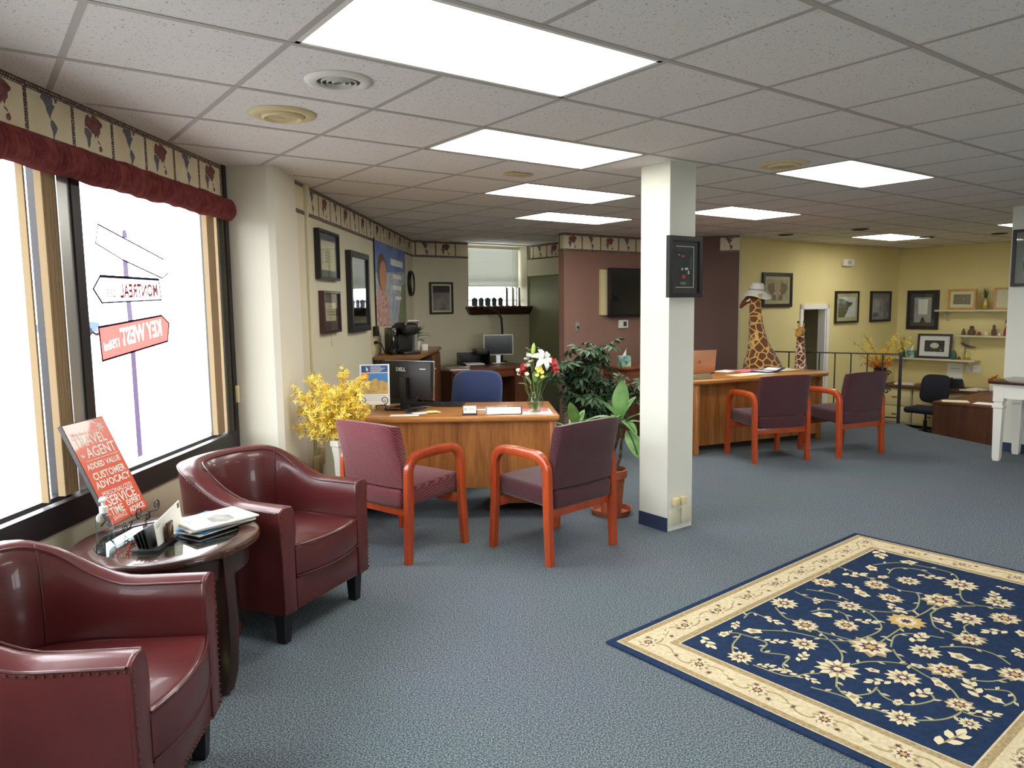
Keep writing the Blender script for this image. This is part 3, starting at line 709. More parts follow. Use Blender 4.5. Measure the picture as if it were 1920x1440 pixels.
# advertising placard leaning on a wire easel
sg = thing('placard', 'orange placard listing travel agent benefits, leaning on a wire easel', 'sign', (-1.613, 3.02, .655), PI/2-.06)
sg.rotation_euler = (-.42, 0, PI/2-.06)
pm('orange_print', (226, 84, 48), .22, coat=.6)
MB().bx(-.135, .135, 0, .016, 0, .45).build('backing', 'darkgrey', sg, smooth=0)
MB().bx(-.131, .131, -.0015, 0, .004, .446).build('print', 'orange_print', sg, smooth=0)
for txt, x, z, s, w in (('Why Book with a', -.03, .398, .026, .9), ('TRAVEL', -.012, .362, .062, .95), ('AGENT', .022, .310, .062, .95), ('ADDED VALUE', .0, .255, .034, .98), ('CUSTOMER', .004, .210, .043, .98), ('ADVOCACY', .004, .172, .043, .98),
                        ('PERSONALIZED', 0, .130, .030, .98), ('SERVICE', .0, .095, .058, .95), ('TIME', -.062, .052, .048, .9), ('SAVINGS', -.062, .024, .026, .9), ('EXPERT', .062, .060, .034, .9), ('ADVICE', .062, .028, .034, .9)):
    letters('lettering', txt, s, 'paper', sg, (x, -.002, z), width=w, bold=.0008 if s > .03 else 0)
MB().bx(-.10, .118, -.0022, -.0015, .2795, .2815).build('rule', 'paper', sg, smooth=0)
lf = MB()
for a in range(6): lf.flat([(0, 0), (.012, .004), (.03, 0), (.012, -.004)], -.002, T=TR(.085, 0, .408, ry=a*1.05+.3))
lf.flat([(.03,.446),(.05,.446),(.075,.42),(.062,.425),(.045,.432)], -.002)
for a in range(3): lf.flat([(0, 0), (.010, .003), (.022, 0), (.010, -.003)], -.002, T=TR(-.105, 0, .298, ry=-.5-a*.7))
stuff(lf.build('palm_motif', 'paper', sg, smooth=0))
def spiral(cx, cz, r, turns, n=26, start=0, d=1):
    return [(cx+r*(1-i/n*.82)*math.cos(start+d*2*PI*turns*i/n), 0, cz+r*(1-i/n*.82)*math.sin(start+d*2*PI*turns*i/n)) for i in range(n+1)]
def easel(label, loc, rot, s=1.0, foot=.16, group='wire easels'):
    t = thing('wire_easel', label, 'easel', loc, rot, group)
    for sx in (-1, 1):
        m = MB()
        m.tube([(sx*.075*s, .01, 0), (sx*.07*s, -.015*s, .02*s), (sx*.06*s, -.02*s, .045*s), (sx*.062*s, -.045*s, .05*s)]+[(x, -.05*s, z) for x, _, z in spiral(sx*.062*s, .075*s, .024*s, 1.4, start=-PI/2, d=sx)], .0026*s, 6)
        m.build('hook', 'black', t)
        MB().tube(spiral(sx*.078*s, .020*s, .020*s, 1.3, start=PI/2, d=-sx), .0022*s, 6).build('scroll', 'black', t)
    MB().tube([(-.075*s, -.015*s, .04*s), (.075*s, -.015*s, .04*s)], .0026*s, 6).build('crossbar', 'black', t)
    MB().tube([(0, .02*s, .042*s), (0, .06*s, .12*s)], .0026*s, 6).build('spine', 'black', t)
    MB().tube([(0, .055*s, .11*s), (0, foot*s, .0)], .0026*s, 6).build('prop', 'black', t)
    return t
easel('black scrolled wire easel holding the orange placard', (-1.592, 3.02, TZ+.003), PI/2-.06, 1.05, .15)

t = thing('sanitizer_bottle', 'clear pump bottle of hand sanitizer on the round table', 'bottle', (-1.545, 2.70, TZ+.001), .4); t.scale = (1.15, 1.15, 1.18)
MB().lathe([(.024, 0), (.027, .006), (.027, .105), (.022, .122), (.013, .130)], 20).build('bottle', 'plastic_clear', t)
MB().lathe([(.0, .004), (.0235, .004), (.0235, .075), (0, .075)], 18, caps=False).build('gel', 'water', t)
c = MB().lathe([(.013, .130), (.0135, .150), (.006, .152), (.005, .172)], 14).build('collar', 'white', t)
MB().rbox(-.010, .010, -.030, .012, .170, .180, .003).build('pump_head', 'white', t)
# envelope holder
t = thing('letter_holder', 'dark letter holder with a fan of black dividers on the glass', 'holder', (-1.40, 2.805, TZ+.001), 1.62)
MB().rbox(-.11, .075, -.05, .06, 0, .008, .002).build('base', 'black', t)
f = MB().rbox(-.025, .03, -.052, -.040, .004, .085, .006).build('front_plate', 'walnut_v', t)
MB().prism([(-.014,.022),(-.014,.066),(.002,.076),(.018,.066),(.018,.030),(.002,.020)], -.0525, -.0521, T=Matrix.Rotation(0,4,'X')).v
crest = MB().tube([(-.014,-.0530,.026),(-.014,-.0530,.064),(.002,-.0530,.074),(.018,-.0530,.064),(.018,-.0530,.030),(.002,-.0530,.020)], .0012, 5, closed=True)
crest.build('crest', 'brass', f)
for i in range(4): MB().rbox(-.105+.004*i, .0, -.016+.014*i, -.014+.014*i+.002, .006, .085-.004*i, .0008, T=TR(rx=-.18-.05*i)).build('divider', 'black', t)
e = MB().bx(-.12, .12, -.001, .001, 0, .105).build('envelope', 'paper', None, (-1.372, 2.855, TZ+.012), (-.05, -.12, 1.62), smooth=0); tag(e, 'white printed envelope standing in the dark letter holder', 'envelope')
MB().bx(.095, .112, -.0016, -.001, .078, .098).build('stamp', 'darkgrey', e, smooth=0); MB().bx(-.11, -.07, -.0016, -.001, .085, .088).bx(-.11, -.08, -.0016, -.001, .079, .081).build('return_address', 'grey', e, smooth=0)
# brochures
bro = [('white travel brochure on top of the stack on the round table', 'paper', (-1.262, 3.025), .30, .030), ('white brochure second in the stack on the round table', 'paper', (-1.268, 3.035), .36, .024), ('white brochure with a blue cover edge low in the stack', 'whitegloss', (-1.275, 3.03), .22, .018),
       ('blue brochure poking out beneath the stack on the round table', 'cyan', (-1.31, 3.04), .72, .010), ('glossy pale brochure at the bottom of the stack', 'whitegloss', (-1.285, 3.035), .48, .002)]
for lb, mt, (x, y), r, z in bro:
    o = tag(MB().bx(-.108, .108, -.14, .14, 0, .0055).build('brochure', mt, None, (x, y, TZ+.001+z), r-1.0, smooth=0), lb, 'brochure', 'brochures on the round table')
    if 'top of' in lb:
        pm('photo_grey', (150, 146, 132), .4, var=(14, (90, 84, 74)))
        MB().prism([(-.02,-.03),(.06,-.045),(.09,.0),(.07,.05),(.0,.06),(-.04,.02)], .0055, .0059).build('cover_photo', 'photo_grey', o, smooth=0)
        MB().bx(-.08, .0, -.11, -.104, .0055, .0059).bx(-.08, -.02, -.095, -.09, .0055, .0059).build('cover_text', 'grey', o, smooth=0)
o = MB().rbox(-.05, .05, -.035, .035, 0, .05, .004).build('carton', 'postit', None, (-1.30, 2.62, 0), .4); tag(o, 'small yellow carton on the carpet under the round table', 'box')

# ================================================================ wooden guest chairs
def guest_chair(label, loc, facing, fabric):
    """front at +y; origin on the floor under the seat centre"""
    t = thing('guest_chair', label, 'chair', loc, math.atan2(facing[1], facing[0])-PI/2, 'burgundy guest chairs')
    HX = .285; r = .10; AZ = .645
    for s in (-1, 1):
        pts = [(-.262, 0), (-.250, .30), (-.245, AZ-r)]
        pts += [(-.245+r-r*math.cos(a), AZ-r+r*math.sin(a)) for a in [PI/2*i/7 for i in range(1, 8)]]
        pts += [(.0, AZ+.004)]+[(.215-r+r*math.sin(a), AZ-r+r*math.cos(a)) for a in [PI/2*i/7 for i in range(0, 8)]]
        pts += [(.222, .30), (.245, 0)]
        fr = MB(); cen = [Vector(p) for p in pts]; rings = []
        for i, p in enumerate(cen):
            a = cen[max(0, i-1)]; b = cen[min(len(cen)-1, i+1)]; d = (b-a).normalized(); nn = Vector((-d.y, d.x)); h = .027 if i not in (0, len(cen)-1) else .023; w = .022
            q = []
            for dx, dn in ((-1,-.75),(-.75,-1),(.75,-1),(1,-.75),(1,.75),(.75,1),(-.75,1),(-1,.75)):
                q.append((s*HX+dx*w, p.x+nn.x*dn*h, p.y+nn.y*dn*h))
            rings.append(q)
        fr.loft(rings); fr.build('arm_frame', 'cherry', t, smooth=45)
    for y, z in ((-.235, .305), (.20, .30)): MB().rbox(-HX+.02, HX-.02, y-.012, y+.012, z-.028, z+.028, .004).build('seat_rail', 'cherry', t)
    MB().rbox(-.255, .255, -.262, .262, .335, .455, .028, 4, T=TR(rx=.04)).build('seat', fabric, t, smooth=60)
    # back: curved slab leaning back
    prof = []
    f = [(-.185, .450), (-.205, .55), (-.232, .68), (-.262, .79), (-.285, .835)]; b = [(-.345, .842), (-.352, .815), (-.318, .70), (-.285, .57), (-.268, .452)]
    rings = []
    for x in [-.258, -.250, -.225, -.15, 0, .15, .225, .250, .258]:
        e = 1-max(0, (abs(x)-.20)/.058)**3*.28; bow = -.020*(x/.25)**2+.02
        cyy = lambda p: (x, (p[0]+.265)*e-.265+bow*-.6, p[1] if p[1] < .6 else .6+(p[1]-.6)*(1-.05*(abs(x)/.258)**4))
        rings.append([cyy(p) for p in f+b])
    MB().loft(rings).build('backrest', fabric, t, smooth=60)
    return t
guest_chair('burgundy patterned guest chair facing the left desk, nearest the yellow flowers', (-.693, 4.607, 0), (.61, .79), 'burgundy_weave')
guest_chair('burgundy guest chair facing the left desk, beside the white pillar', (.244, 4.547, 0), (-.67, .74), 'plum_weave')
guest_chair('dark burgundy guest chair at the right desk, nearest the pillar', (2.51, 7.17, 0), (-.24, .97), 'plum_weave')
guest_chair('dark burgundy guest chair at the right desk, nearest the black railing', (3.345, 7.40, 0), (-.395, .918), 'plum_weave')

# ================================================================ the left desk
t = thing('office_desk', 'honey oak office desk behind the two near guest chairs', 'desk', (-.44, 5.43, 0), .01)
tp = [(-.77, .38), (.74, .38)]+[(.74+.03*math.sin(a), -.35-.03*math.cos(a)+0) for a in (PI/2, PI/4, 0)]+[(-.77, -.38)]
MB().prism(tp, .715, .76, bevel=.016, seg=3).build('top', 'oak_h', t)
MB().bx(-.72, .70, -.335, -.315, .24, .716).build('modesty_panel', 'oak_v', t, smooth=0)
for x0, x1 in ((-.755, -.72), (.70, .745)): MB().rbox(x0, x1, -.345, .35, 0, .716, .006).build('end_panel', 'oak_v', t)
for x in (-.70, .27):
    p = MB().bx(x, x+.41, -.10, .34, .06, .712).build('pedestal', 'oak_v', t, smooth=0)
    for i in range(3):
        dr = MB().rbox(x+.01, x+.40, .34, .356, .08+.21*i, .28+.21*i, .004).build('drawer', 'oak_h', t); MB().rbox(x+.15, x+.26, .356, .37, .19+.21*i, .20+.21*i, .003).build('handle', 'brass', dr)

# blue swivel chair
def swivel(name, label, loc, rot, cloth, w, zs, zb0, zb1, back_t=.07):
    t = thing(name, label, 'office chair', loc, rot, 'swivel office chairs')
    for k in range(5):
        a = 2*PI*k/5+.3
        MB().loft([[(.02, -.022, .10), (.02, .022, .10), (.02, .022, .065), (.02, -.022, .065)], [(.27, -.014, .085), (.27, .014, .085), (.27, .014, .06), (.27, -.014, .06)]], T=Matrix.Rotation(a, 4, 'Z')).build('base_arm', 'black', t, smooth=0)
        MB().lathe([(.012, -.02), (.027, -.02), (.027, .02), (.012, .02)], 12, T=Matrix.Rotation(a, 4, 'Z') @ TR(.27, 0, .028, rx=PI/2)).build('caster', 'black', t)
    MB().lathe([(.028, .06), (.028, .25), (.016, .25), (.016, zs-.05)], 14).build('gas_lift', 'black', t)
    MB().rbox(-.24, .24, -.23, .24, zs-.055, zs+.035, .04, 4).build('seat', cloth, t, smooth=60)
    MB().tube([(.0, -.1, zs-.06), (0, -.26, zs-.05), (0, -.30, zs+.02), (0, -.29, zb0+.15)], .018, 8).build('back_post', 'black', t)
    MB().tube([(.12, .03, zs-.07), (.27, .05, zs-.075)], .006, 6).build('lever', 'black', t)
    pts = []
    for i in range(28):
        a = 2*PI*i/28; cx, sz = math.cos(a), math.sin(a)
        pts.append((w*math.copysign(abs(cx)**.45, cx), (zb0+zb1)/2+(zb1-zb0)/2*math.copysign(abs(sz)**.5, sz)))
    rings = []
    for y, k in ((-back_t/2, .90), (-back_t/2+.012, .97), (0, 1.0), (back_t/2-.015, .97), (back_t/2, .90)):
        rings.append([(x*k, -.26+y-.10*(z-zb0)/(zb1-zb0)+.05*(x/w)**2*.8, (zb0+zb1)/2+(z-(zb0+zb1)/2)*k) for x, z in pts])
    MB().loft(rings).build('backrest', cloth, t, smooth=70)
    return t
swivel('swivel_chair', 'blue fabric swivel chair behind the left desk', (-.38, 6.22, 0), 2.9, 'blue_cloth', .235, .47, .52, .95)

# ================================================================ things on the left desk (top at z .76)
DZ = .761
# monitor seen from behind
t = thing('desk_monitor', 'black flat monitor seen from behind on the left desk', 'monitor', (-.80, 5.44, DZ), -.42)
MB().rbox(-.13, .13, -.09, .10, 0, .012, .004).build('base', 'blackgloss', t)
MB().loft([[(-.03,-.02,.01),(.03,-.02,.01),(.03,.03,.01),(-.03,.03,.01)],[(-.028,-.035,.12),(.028,-.035,.12),(.028,.0,.12),(-.028,.0,.12)],[(-.027,-.03,.24),(.027,-.03,.24),(.027,.01,.24),(-.027,.01,.24)]]).build('stand', 'black', t)
sc = MB().rbox(-.215, .215, .0, .05, .075, .36, .008, 2, T=TR(rx=-.06)).build('housing', 'black', t)
MB().rbox(-.217, .217, .048, .056, .072, .364, .003, T=TR(rx=-.06)).build('bezel', 'silver', sc)
MB().bx(-.20, .20, .0561, .0566, .09, .35, T=TR(rx=-.06)).build('screen', 'blackgloss', sc, smooth=0)
letters('maker_badge', 'DELL', .038, 'silver', sc, (-.02, -.0185, .30), (-.06, 0, 0), bold=.0012)
MB().bx(.12, .17, -.001, .0, .30, .306, T=TR(rx=-.06) @ TR(.0, 0, 0, ry=0)).build('trim_strip', 'silver', sc, smooth=0)
MB().tube([(.02, -.01, .10), (.06, -.04, .07), (.10, -.02, .075), (.11, .01, .10)], .004, 6).build('cable', 'black', t)
# framed calendar page on a wire easel
pm('sky_blue', (70, 130, 190), .4); pm('rock', (176, 140, 90), .5, var=(26, (206, 178, 100))); pm('banner_blue', (44, 84, 150), .4)
cal = thing('calendar_card', 'white card with a blue banner and a mountain photo on the left desk', 'card', (-1.005, 5.33, DZ+.045), .12); cal.rotation_euler = (-.20, 0, .12)
MB().bx(-.108, .108, 0, .004, 0, .305).build('sheet', 'paper', cal, smooth=0)
MB().flat([(-.096,.245),(.096,.245),(.096,.296),(-.096,.296)], -.0006).build('banner', 'banner_blue', cal, smooth=0)
MB().flat([(-.096,.085),(.096,.085),(.096,.240),(-.096,.240)], -.0005).build('sky_photo', 'sky_blue', cal, smooth=0)
MB().flat([(-.096,.085),(.096,.085),(.096,.165),(.06,.185),(.03,.182),(.01,.205),(-.02,.188),(-.05,.165),(-.096,.140)], -.0008).build('mountain_photo', 'rock', cal, smooth=0)
MB().flat([(-.07+.030*math.cos(a), .215+.030*math.sin(a)) for a in [k*PI/8 for k in range(16)]], -.0012).build('sun_seal', 'petal_orange', cal, smooth=0)
MB().flat([(-.06,.256),(-.045,.258),(-.050,.275),(-.062,.288)], -.0012).build('emblem', 'postit', cal, smooth=0)
for z, w in ((.285, .05), (.274, .07), (.263, .06), (.253, .05)): MB().bx(-.03, -.03+w*1.5, -.0011, -.0006, z-.0018, z+.0018).build('banner_text', 'paper', cal, smooth=0)
for z, w in ((.072, .16), (.055, .12), (.040, .15)): MB().bx(-w/2, w/2, -.0007, 0, z-.001, z+.001).build('caption_text', 'grey', cal, smooth=0)
easel('black scrolled wire easel holding the calendar card on the desk', (-1.01, 5.34, DZ), .12, 1.2, .13)
# keyboard
t = thing('keyboard', 'black computer keyboard on the left desk in front of the blue chair', 'keyboard', (-.60, 5.64, DZ), -.10)
MB().prism([(-.225,-.075),(.225,-.075),(.225,.075),(-.225,.075)], 0, .016, bevel=.004).build('body', 'black', t)
km = MB().rbox(-.0078, .0078, -.0075, .0075, .016, .022, .0015, 1).mesh('key', 'darkgrey', 0)
kk = MB()
for r in range(5):
    for c in range(22): kk.bx(-.212+c*.0196, -.196+c*.0196, -.062+r*.0245, -.045+r*.0245, .016, .021)
stuff(kk.build('keys', 'black', t, smooth=0))
# papers by the monitor
for lb, mt, x, y, w, h, r, z in (('white folded leaflet at the front edge of the left desk', 'paper', -.76, 5.12, .10, .045, .06, .001), ('cream note pad sheet under the monitor foot', 'paper', -.62, 5.24, .10, .05, .5, .001), ('dark photo card beneath the papers on the left desk', 'darkgrey', -.70, 5.26, .07, .05, -.1, .0005),
                              ('yellow sticky notes beside the keyboard', 'postit', -.575, 5.23, .038, .038, .3, .006), ('white sheet lying behind the monitor', 'paper', -.66, 5.66, .14, .10, .2, .001)):
    tag(MB().bx(-w, w, -h, h, 0, .0012 if 'sticky' not in lb else .006).build('paper_sheet', mt, None, (x, y, DZ+z), r, smooth=0), lb, 'paper', 'papers on the left desk')
# business cards
t = thing('card_holder', 'business card holder full of white cards on the left desk', 'card holder', (-.30, 5.12, DZ), .03)
MB().rbox(-.052, .052, -.025, .025, 0, .012, .003).bx(-.052, .052, .018, .025, .01, .03).build('tray', 'darkgrey', t)
c = MB().bx(-.045, .045, -.012, .012, .008, .062, T=TR(rx=-.18)).build('card_stack', 'paper', t, smooth=0)
MB().bx(-.005, .035, -.0128, -.012, .042, .044, T=TR(rx=-.18)).bx(-.005, .03, -.0128, -.012, .034, .036, T=TR(rx=-.18)).build('card_text', 'grey', c, smooth=0)
MB().tube([(-.03+.008*math.cos(a), -.0128, .038+.008*math.sin(a)) for a in [k*PI/5 for k in range(10)]], .0012, 4, closed=True, T=TR(rx=-.18)).build('card_logo', 'darkgrey', c)
# name plate
t = thing('name_plate', 'gold name plate in a wooden holder on the left desk', 'name plate', (-.06, 5.13, DZ), .05)
MB().prism([(-.03, 0), (.03, 0), (.012, .055), (.004, .055)], -.13, .13, T=TR(rz=PI/2) @ Matrix.Rotation(PI/2, 4, 'X')).build('holder', 'walnut_h', t, smooth=0)
nf = MB().quad((-.118,-.0275,.008),(.118,-.0275,.008),(.118,-.0088,.050),(-.118,-.0088,.050)).v
pl = MB().bx(-.118, .118, -.0015, 0, 0, .046, T=TR(0, -.0285, .006, rx=-.42)).build('plate', 'gold', t, smooth=0)
letters('lettering', 'ANNE', .022, 'brass', pl, (.07, -.0215, .030), (-.42, 0, 0), width=.9)
# pink and white papers under the vase
for lb, mt, x, y, w, h, r, z in (('white sheet under the flower vase on the left desk', 'paper', .17, 5.23, .11, .14, .05, .0), ('pink slip lying on the white sheet beside the vase', 'pink', .205, 5.30, .055, .07, -.02, .0015), ('second pink slip left of the flower vase', 'pink', .085, 5.30, .04, .06, -.25, .0015)):
    tag(MB().bx(-w, w, -h, h, 0, .0012).build('paper_sheet', mt, None, (x, y, DZ+z), r, smooth=0), lb, 'paper', 'papers on the left desk')
# glass vase with a bouquet
VX, VY, VZ = .165, 5.17, DZ+.0045
t = thing('glass_vase', 'clear glass vase of mixed cut flowers on the left desk', 'vase', (VX, VY, VZ), 0)
MB().lathe([(.034, 0), (.040, .004), (.050, .03), (.058, .065), (.056, .095), (.042, .125), (.034, .145), (.036, .165), (.046, .185)], 24, caps=False).build('vase', 'clear_glass', t)
MB().lathe([(0, .004), (.037, .006), (.047, .03), (.054, .062), (0, .062)], 20, caps=False).build('water', 'water', t)
heads = []
def stem(p, top, r=.0022, mat='stem_green', par=None, bend=.02):
    p, top = Vector(p), Vector(top); mid = (p+top)/2+Vector((rnd.uniform(-bend, bend), rnd.uniform(-bend, bend), 0))
    return MB().tube([p, p.lerp(mid, .6), mid, mid.lerp(top, .6), top], r, 5).build('stem', mat, par)
def petal_flower(n, L, w, curl, mat, name, par, loc, rot, layers=1):
    m = MB()
    for ly in range(layers):
        for k in range(n):
            a = 2*PI*k/n+ly*.4; T = Matrix.Rotation(a, 4, 'Z'); q = 1-.25*ly
            pts = [[(0, 0), .25], [(.3, .02), .8], [(.6, .10), 1], [(.85, .12+curl*.5), .7], [(1, .06+curl), .05]]
            rr = [[(x*L*q, -w*s, z*L*(1+ly)), (x*L*q, 0, z*L*(1+ly)-.10*w), (x*L*q, w*s, z*L*(1+ly))] for (x, z), s in pts]
            m.loft(rr, caps=False, closed=False, T=T)
    return m.build(name, mat, par, loc, rot, smooth=70)
lily = (.060, -.03, .385)
stem((.0, 0, .01), lily, par=t); lo = petal_flower(6, .085, .022, -.35, 'petal_white', 'lily', t, lily, (1.0, .35, .3))
st = MB()
for k in range(6): st.tube([(0, 0, 0), (.012*math.cos(k), .012*math.sin(k), .03), (.022*math.cos(k), .022*math.sin(k), .052)], .0013, 4)
stuff(st.build('stamens', 'walnut_v', lo))
bud = (-.012, 0, .445); stem((.005, .01, .01), bud, par=t); MB().lathe([(.003, -.05), (.013, -.03), (.016, 0), (.012, .03), (.002, .05)], 10).build('lily_bud', 'lily_bud', t, bud, (.05, .1, 0))
for (x, y, z) in ((-.042,-.02,.40),(-.03,-.03,.36),(-.055,-.01,.33),(-.015,-.035,.39),(.01,-.04,.395),(-.06,.0,.375)):
    stem((rnd.uniform(-.01,.01), 0, .01), (x, y, z), .0016, par=t); petal_flower(5, .026, .011, .25, 'petal_white', 'freesia', t, (x, y, z), (rnd.uniform(-.3, .9), rnd.uniform(-.5, .5), 0), 2)
for (x, y, z) in ((.012,-.05,.315),(.032,-.05,.325),(.022,-.052,.300),(.046,-.05,.290),(.012,-.05,.272),(.05,-.045,.255),(.036,-.05,.308)):
    stem((rnd.uniform(-.01,.01), 0, .01), (x, y, z), .0014, par=t)
    f = MB().lathe([(0, -.005), (.012, -.003), (.0155, .003), (.009, .007), (0, .004)], 12, caps=False, T=TR(rx=1.1)).build('button_daisy', 'petal_yellow', t, (x, y, z))
for (x, y, z) in ((-.095,-.01,.285),(-.085,-.03,.305),(-.075,-.02,.27),(-.08,.0,.325)):
    stem((rnd.uniform(-.01,.01), 0, .02), (x, y, z), .0014, par=t); petal_flower(9, .028, .007, .3, 'petal_red', 'red_daisy', t, (x, y, z), (.7, -.4, 0), 2)
for (x, y, z) in ((-.12,-.01,.30),(-.115,-.01,.275),(-.06,-.04,.275)): petal_flower(5, .018, .009, .3, 'petal_white', 'white_blossom', t, (x, y, z), (.8, 0, 0), 2)
for (x, y, z) in ((.125,-.01,.36),(.135,-.01,.33),(.14,-.01,.30)):
    petal_flower(5, .035, .011, .2, 'petal_red', 'alstroemeria', t, (x, y, z), (.9, .6, 0))
stem((0, 0, .02), (.128, 0, .32), .0014, par=t)
def leaf(L, w, mat, name, par, loc, rot, droop=.3, vein=None, seg=6):
    m = MB(); rr = []
    for i in range(seg+1):
        s = i/seg; ww = w*math.sin(PI*min(1, s*.93+.05))**.8*(1 if s < .98 else .1); z = L*s*.0+L*(.22*s-droop*s*s)
        rr.append([(L*s, -ww, z+ww*.18), (L*s, 0, z), (L*s, ww, z+ww*.18)])
    m.loft(rr, caps=False, closed=False); o = m.build(name, mat, par, loc, rot, smooth=80)
    if vein:
        v = MB(); rr2 = [[(p[1][0], -w*.10, p[1][2]+.002), (p[1][0], w*.10, p[1][2]+.002)] for p in rr[:-1]]
        v.loft(rr2, caps=False, closed=False); v.build('midrib', vein, o)
    return o
for (x, y, z, rz, ry, L) in ((-.03,-.02,.20,2.6,-.9,.09),(.02,-.03,.20,-.6,-.8,.10),(-.05,0,.19,3.2,-.3,.08),(.03,.02,.21,.4,-.6,.09),(0,-.03,.22,-1.7,-1.2,.09),(.05,-.01,.22,0,-.9,.08)):
    leaf(L, .020, 'leaf_mid', 'leaf', t, (x, y, z), (0, ry, rz))
for x in (-.045, .035):
    stem((0, 0, .02), (x, .01, .455), .0016, par=t)
    for k in range(5): leaf(.03, .010, 'leaf_dark', 'eucalyptus_leaf', t, (x, .01, .40+.012*k), (0, -.5, k*2.3))

# ================================================================ forsythia in the tall white vase
def forsythia(label, loc, vase_fn, z0, sprays, nfl, sc, group, extra=None):
    t = thing('flower_vase', label, 'flower vase', loc, 0, group)
    vase_fn(t)
    pm_ = 'petal_yellow'
    fm = MB()
    for (dx, dy, dz) in sprays:
        p0 = Vector((dx*.06, dy*.06, z0-.05)); p1 = Vector((dx, dy, z0+dz)); mid = p0.lerp(p1, .5)+Vector((-dx*.18, -dy*.18, .03*sc))
        pts = [p0.lerp(mid, s).lerp(mid.lerp(p1, s), s) for s in [k/7 for k in range(8)]]
        br = MB().tube(pts, [.0032*sc*(1-.07*i) for i in range(8)], 5).build('branch', 'twig', t)
        bl = MB()
        for k in range(nfl):
            s = rnd.uniform(.30, 1.02); i = min(6, int(s*7)); p = pts[i].lerp(pts[i+1], s*7-i)+Vector((rnd.gauss(0, .020), rnd.gauss(0, .020), rnd.gauss(0, .022)))*sc
            T = Matrix.Translation(p) @ Matrix.Rotation(rnd.uniform(0, 6.3), 4, 'Z') @ Matrix.Rotation(rnd.uniform(.2, 2.3), 4, 'X')
            L = rnd.uniform(.014, .021)*sc
            for a in range(4):
                bl.add([(0, 0, 0), (L*.6, -L*.30, L*.25), (L*1.15, 0, L*.15), (L*.6, L*.30, L*.25)], [(0, 1, 2, 3)], T @ Matrix.Rotation(a*PI/2, 4, 'Z'))
        stuff(bl.build('blossoms', pm_, br, smooth=0))
        lv = MB()
        for k in range(max(2, nfl//14)):
            p = pts[rnd.randrange(3, 8)]+Vector((rnd.gauss(0, .02), rnd.gauss(0, .02), rnd.gauss(0, .02)))*sc
            lv.add([(0, 0, 0), (.014*sc, -.005*sc, .004), (.032*sc, 0, 0), (.014*sc, .005*sc, .004)], [(0, 1, 2, 3)], Matrix.Translation(p) @ Matrix.Rotation(rnd.uniform(0, 6), 4, 'Z') @ Matrix.Rotation(rnd.uniform(-1, 1), 4, 'Y'))
        stuff(lv.build('leaves', 'leaf_mid', br, smooth=0))
    if extra: extra(t)
    return t
def white_vase(t):
    r = []
    for z, h in ((0, .055), (.02, .058), (.15, .044), (.35, .040), (.50, .048), (.60, .062), (.635, .068)): r.append([(h*math.cos(PI/6+k*PI/3), h*math.sin(PI/6+k*PI/3), z) for k in range(6)])
    MB().loft(r).build('vase', 'ceramic', t, smooth=20)
    MB().loft([[(h*math.cos(PI/6+k*PI/3), h*math.sin(PI/6+k*PI/3), z) for k in range(6)] for h, z in ((.066, .595), (.070, .60), (.071, .635), (.066, .637))]).build('rim_band', 'ceramic', t, smooth=20)
spr = [(-.27,.0,.20),(-.25,-.10,.33),(-.20,.05,.42),(-.14,-.08,.44),(-.08,.06,.36),(-.02,-.10,.34),(.02,.08,.47),(.08,-.06,.33),(.13,.04,.38),(.17,-.05,.41),(.19,.02,.20),(.16,-.08,.26),(-.18,-.10,.22),(-.10,-.12,.24),(.06,-.12,.20),(-.29,-.04,.10),(-.02,.0,.28),(.11,.10,.30)]
forsythia('tall white vase of yellow forsythia by the left wall', (-1.165, 4.89, 0), white_vase, .635, spr, 110, 1.05, 'yellow forsythia vases')

# ================================================================ left wall: frames, poster, clock, conduit
la = ang2(L0, L1)
def lw(y, z, off=0): 
    s = (y-L0[1])/(L1[1]-L0[1]); return (L0[0]+(L1[0]-L0[0])*s+off, y, z)
def frame(label, loc, rot, w, h, fm, fw, dep=.025, mat_m=None, mw=.04, art=None, name='picture_frame', lean=0, glassy=True):
    """framed picture: centre of its back on the wall; x along the wall, front at -y"""
    t = thing(name, label, 'picture frame', loc, (lean, 0, rot) if lean else rot, 'framed pictures')
    m = MB()
    for x0, x1, z0, z1 in ((-w/2, w/2, -h/2, -h/2+fw), (-w/2, w/2, h/2-fw, h/2), (-w/2, -w/2+fw, -h/2+fw, h/2-fw), (w/2-fw, w/2, -h/2+fw, h/2-fw)): m.bx(x0, x1, -dep, -.001, z0, z1)
    m.build('frame', fm, t, smooth=0)
    y = -dep*.55
    MB().bx(-w/2+fw, w/2-fw, y, -.001, -h/2+fw, h/2-fw).build('mat_board', mat_m or 'paper', t, smooth=0)
    if art: art(t, w/2-fw-mw, h/2-fw-mw, y-.0008)
    if glassy: MB().bx(-w/2+fw, w/2-fw, y-.006, y-.004, -h/2+fw, h/2-fw).build('glazing', 'pane', t, smooth=0)
    return t
def R4(a, b): return [(-a,-b),(a,-b),(a,b),(-a,b)]
pm('slate_mat', (74, 82, 104), .6); pm('plum_mat', (96, 70, 76), .6); pm('parchment', (226, 218, 180), .7); pm('near_black', (30, 28, 32), .4); pm('moss_mat', (186, 178, 132), .7); pm('grey_mat', (126, 130, 128), .7)
def certificate(lines):
    def art(t, a, b, y):
        p = MB().flat(R4(a, b), y).build('certificate', 'parchment', t, smooth=0)
        for z, w in lines: MB().bx(-a*w, a*w, y-.0008, y, b*z-.0025, b*z+.0025).build('text_line', 'grey', p, smooth=0)
    return art
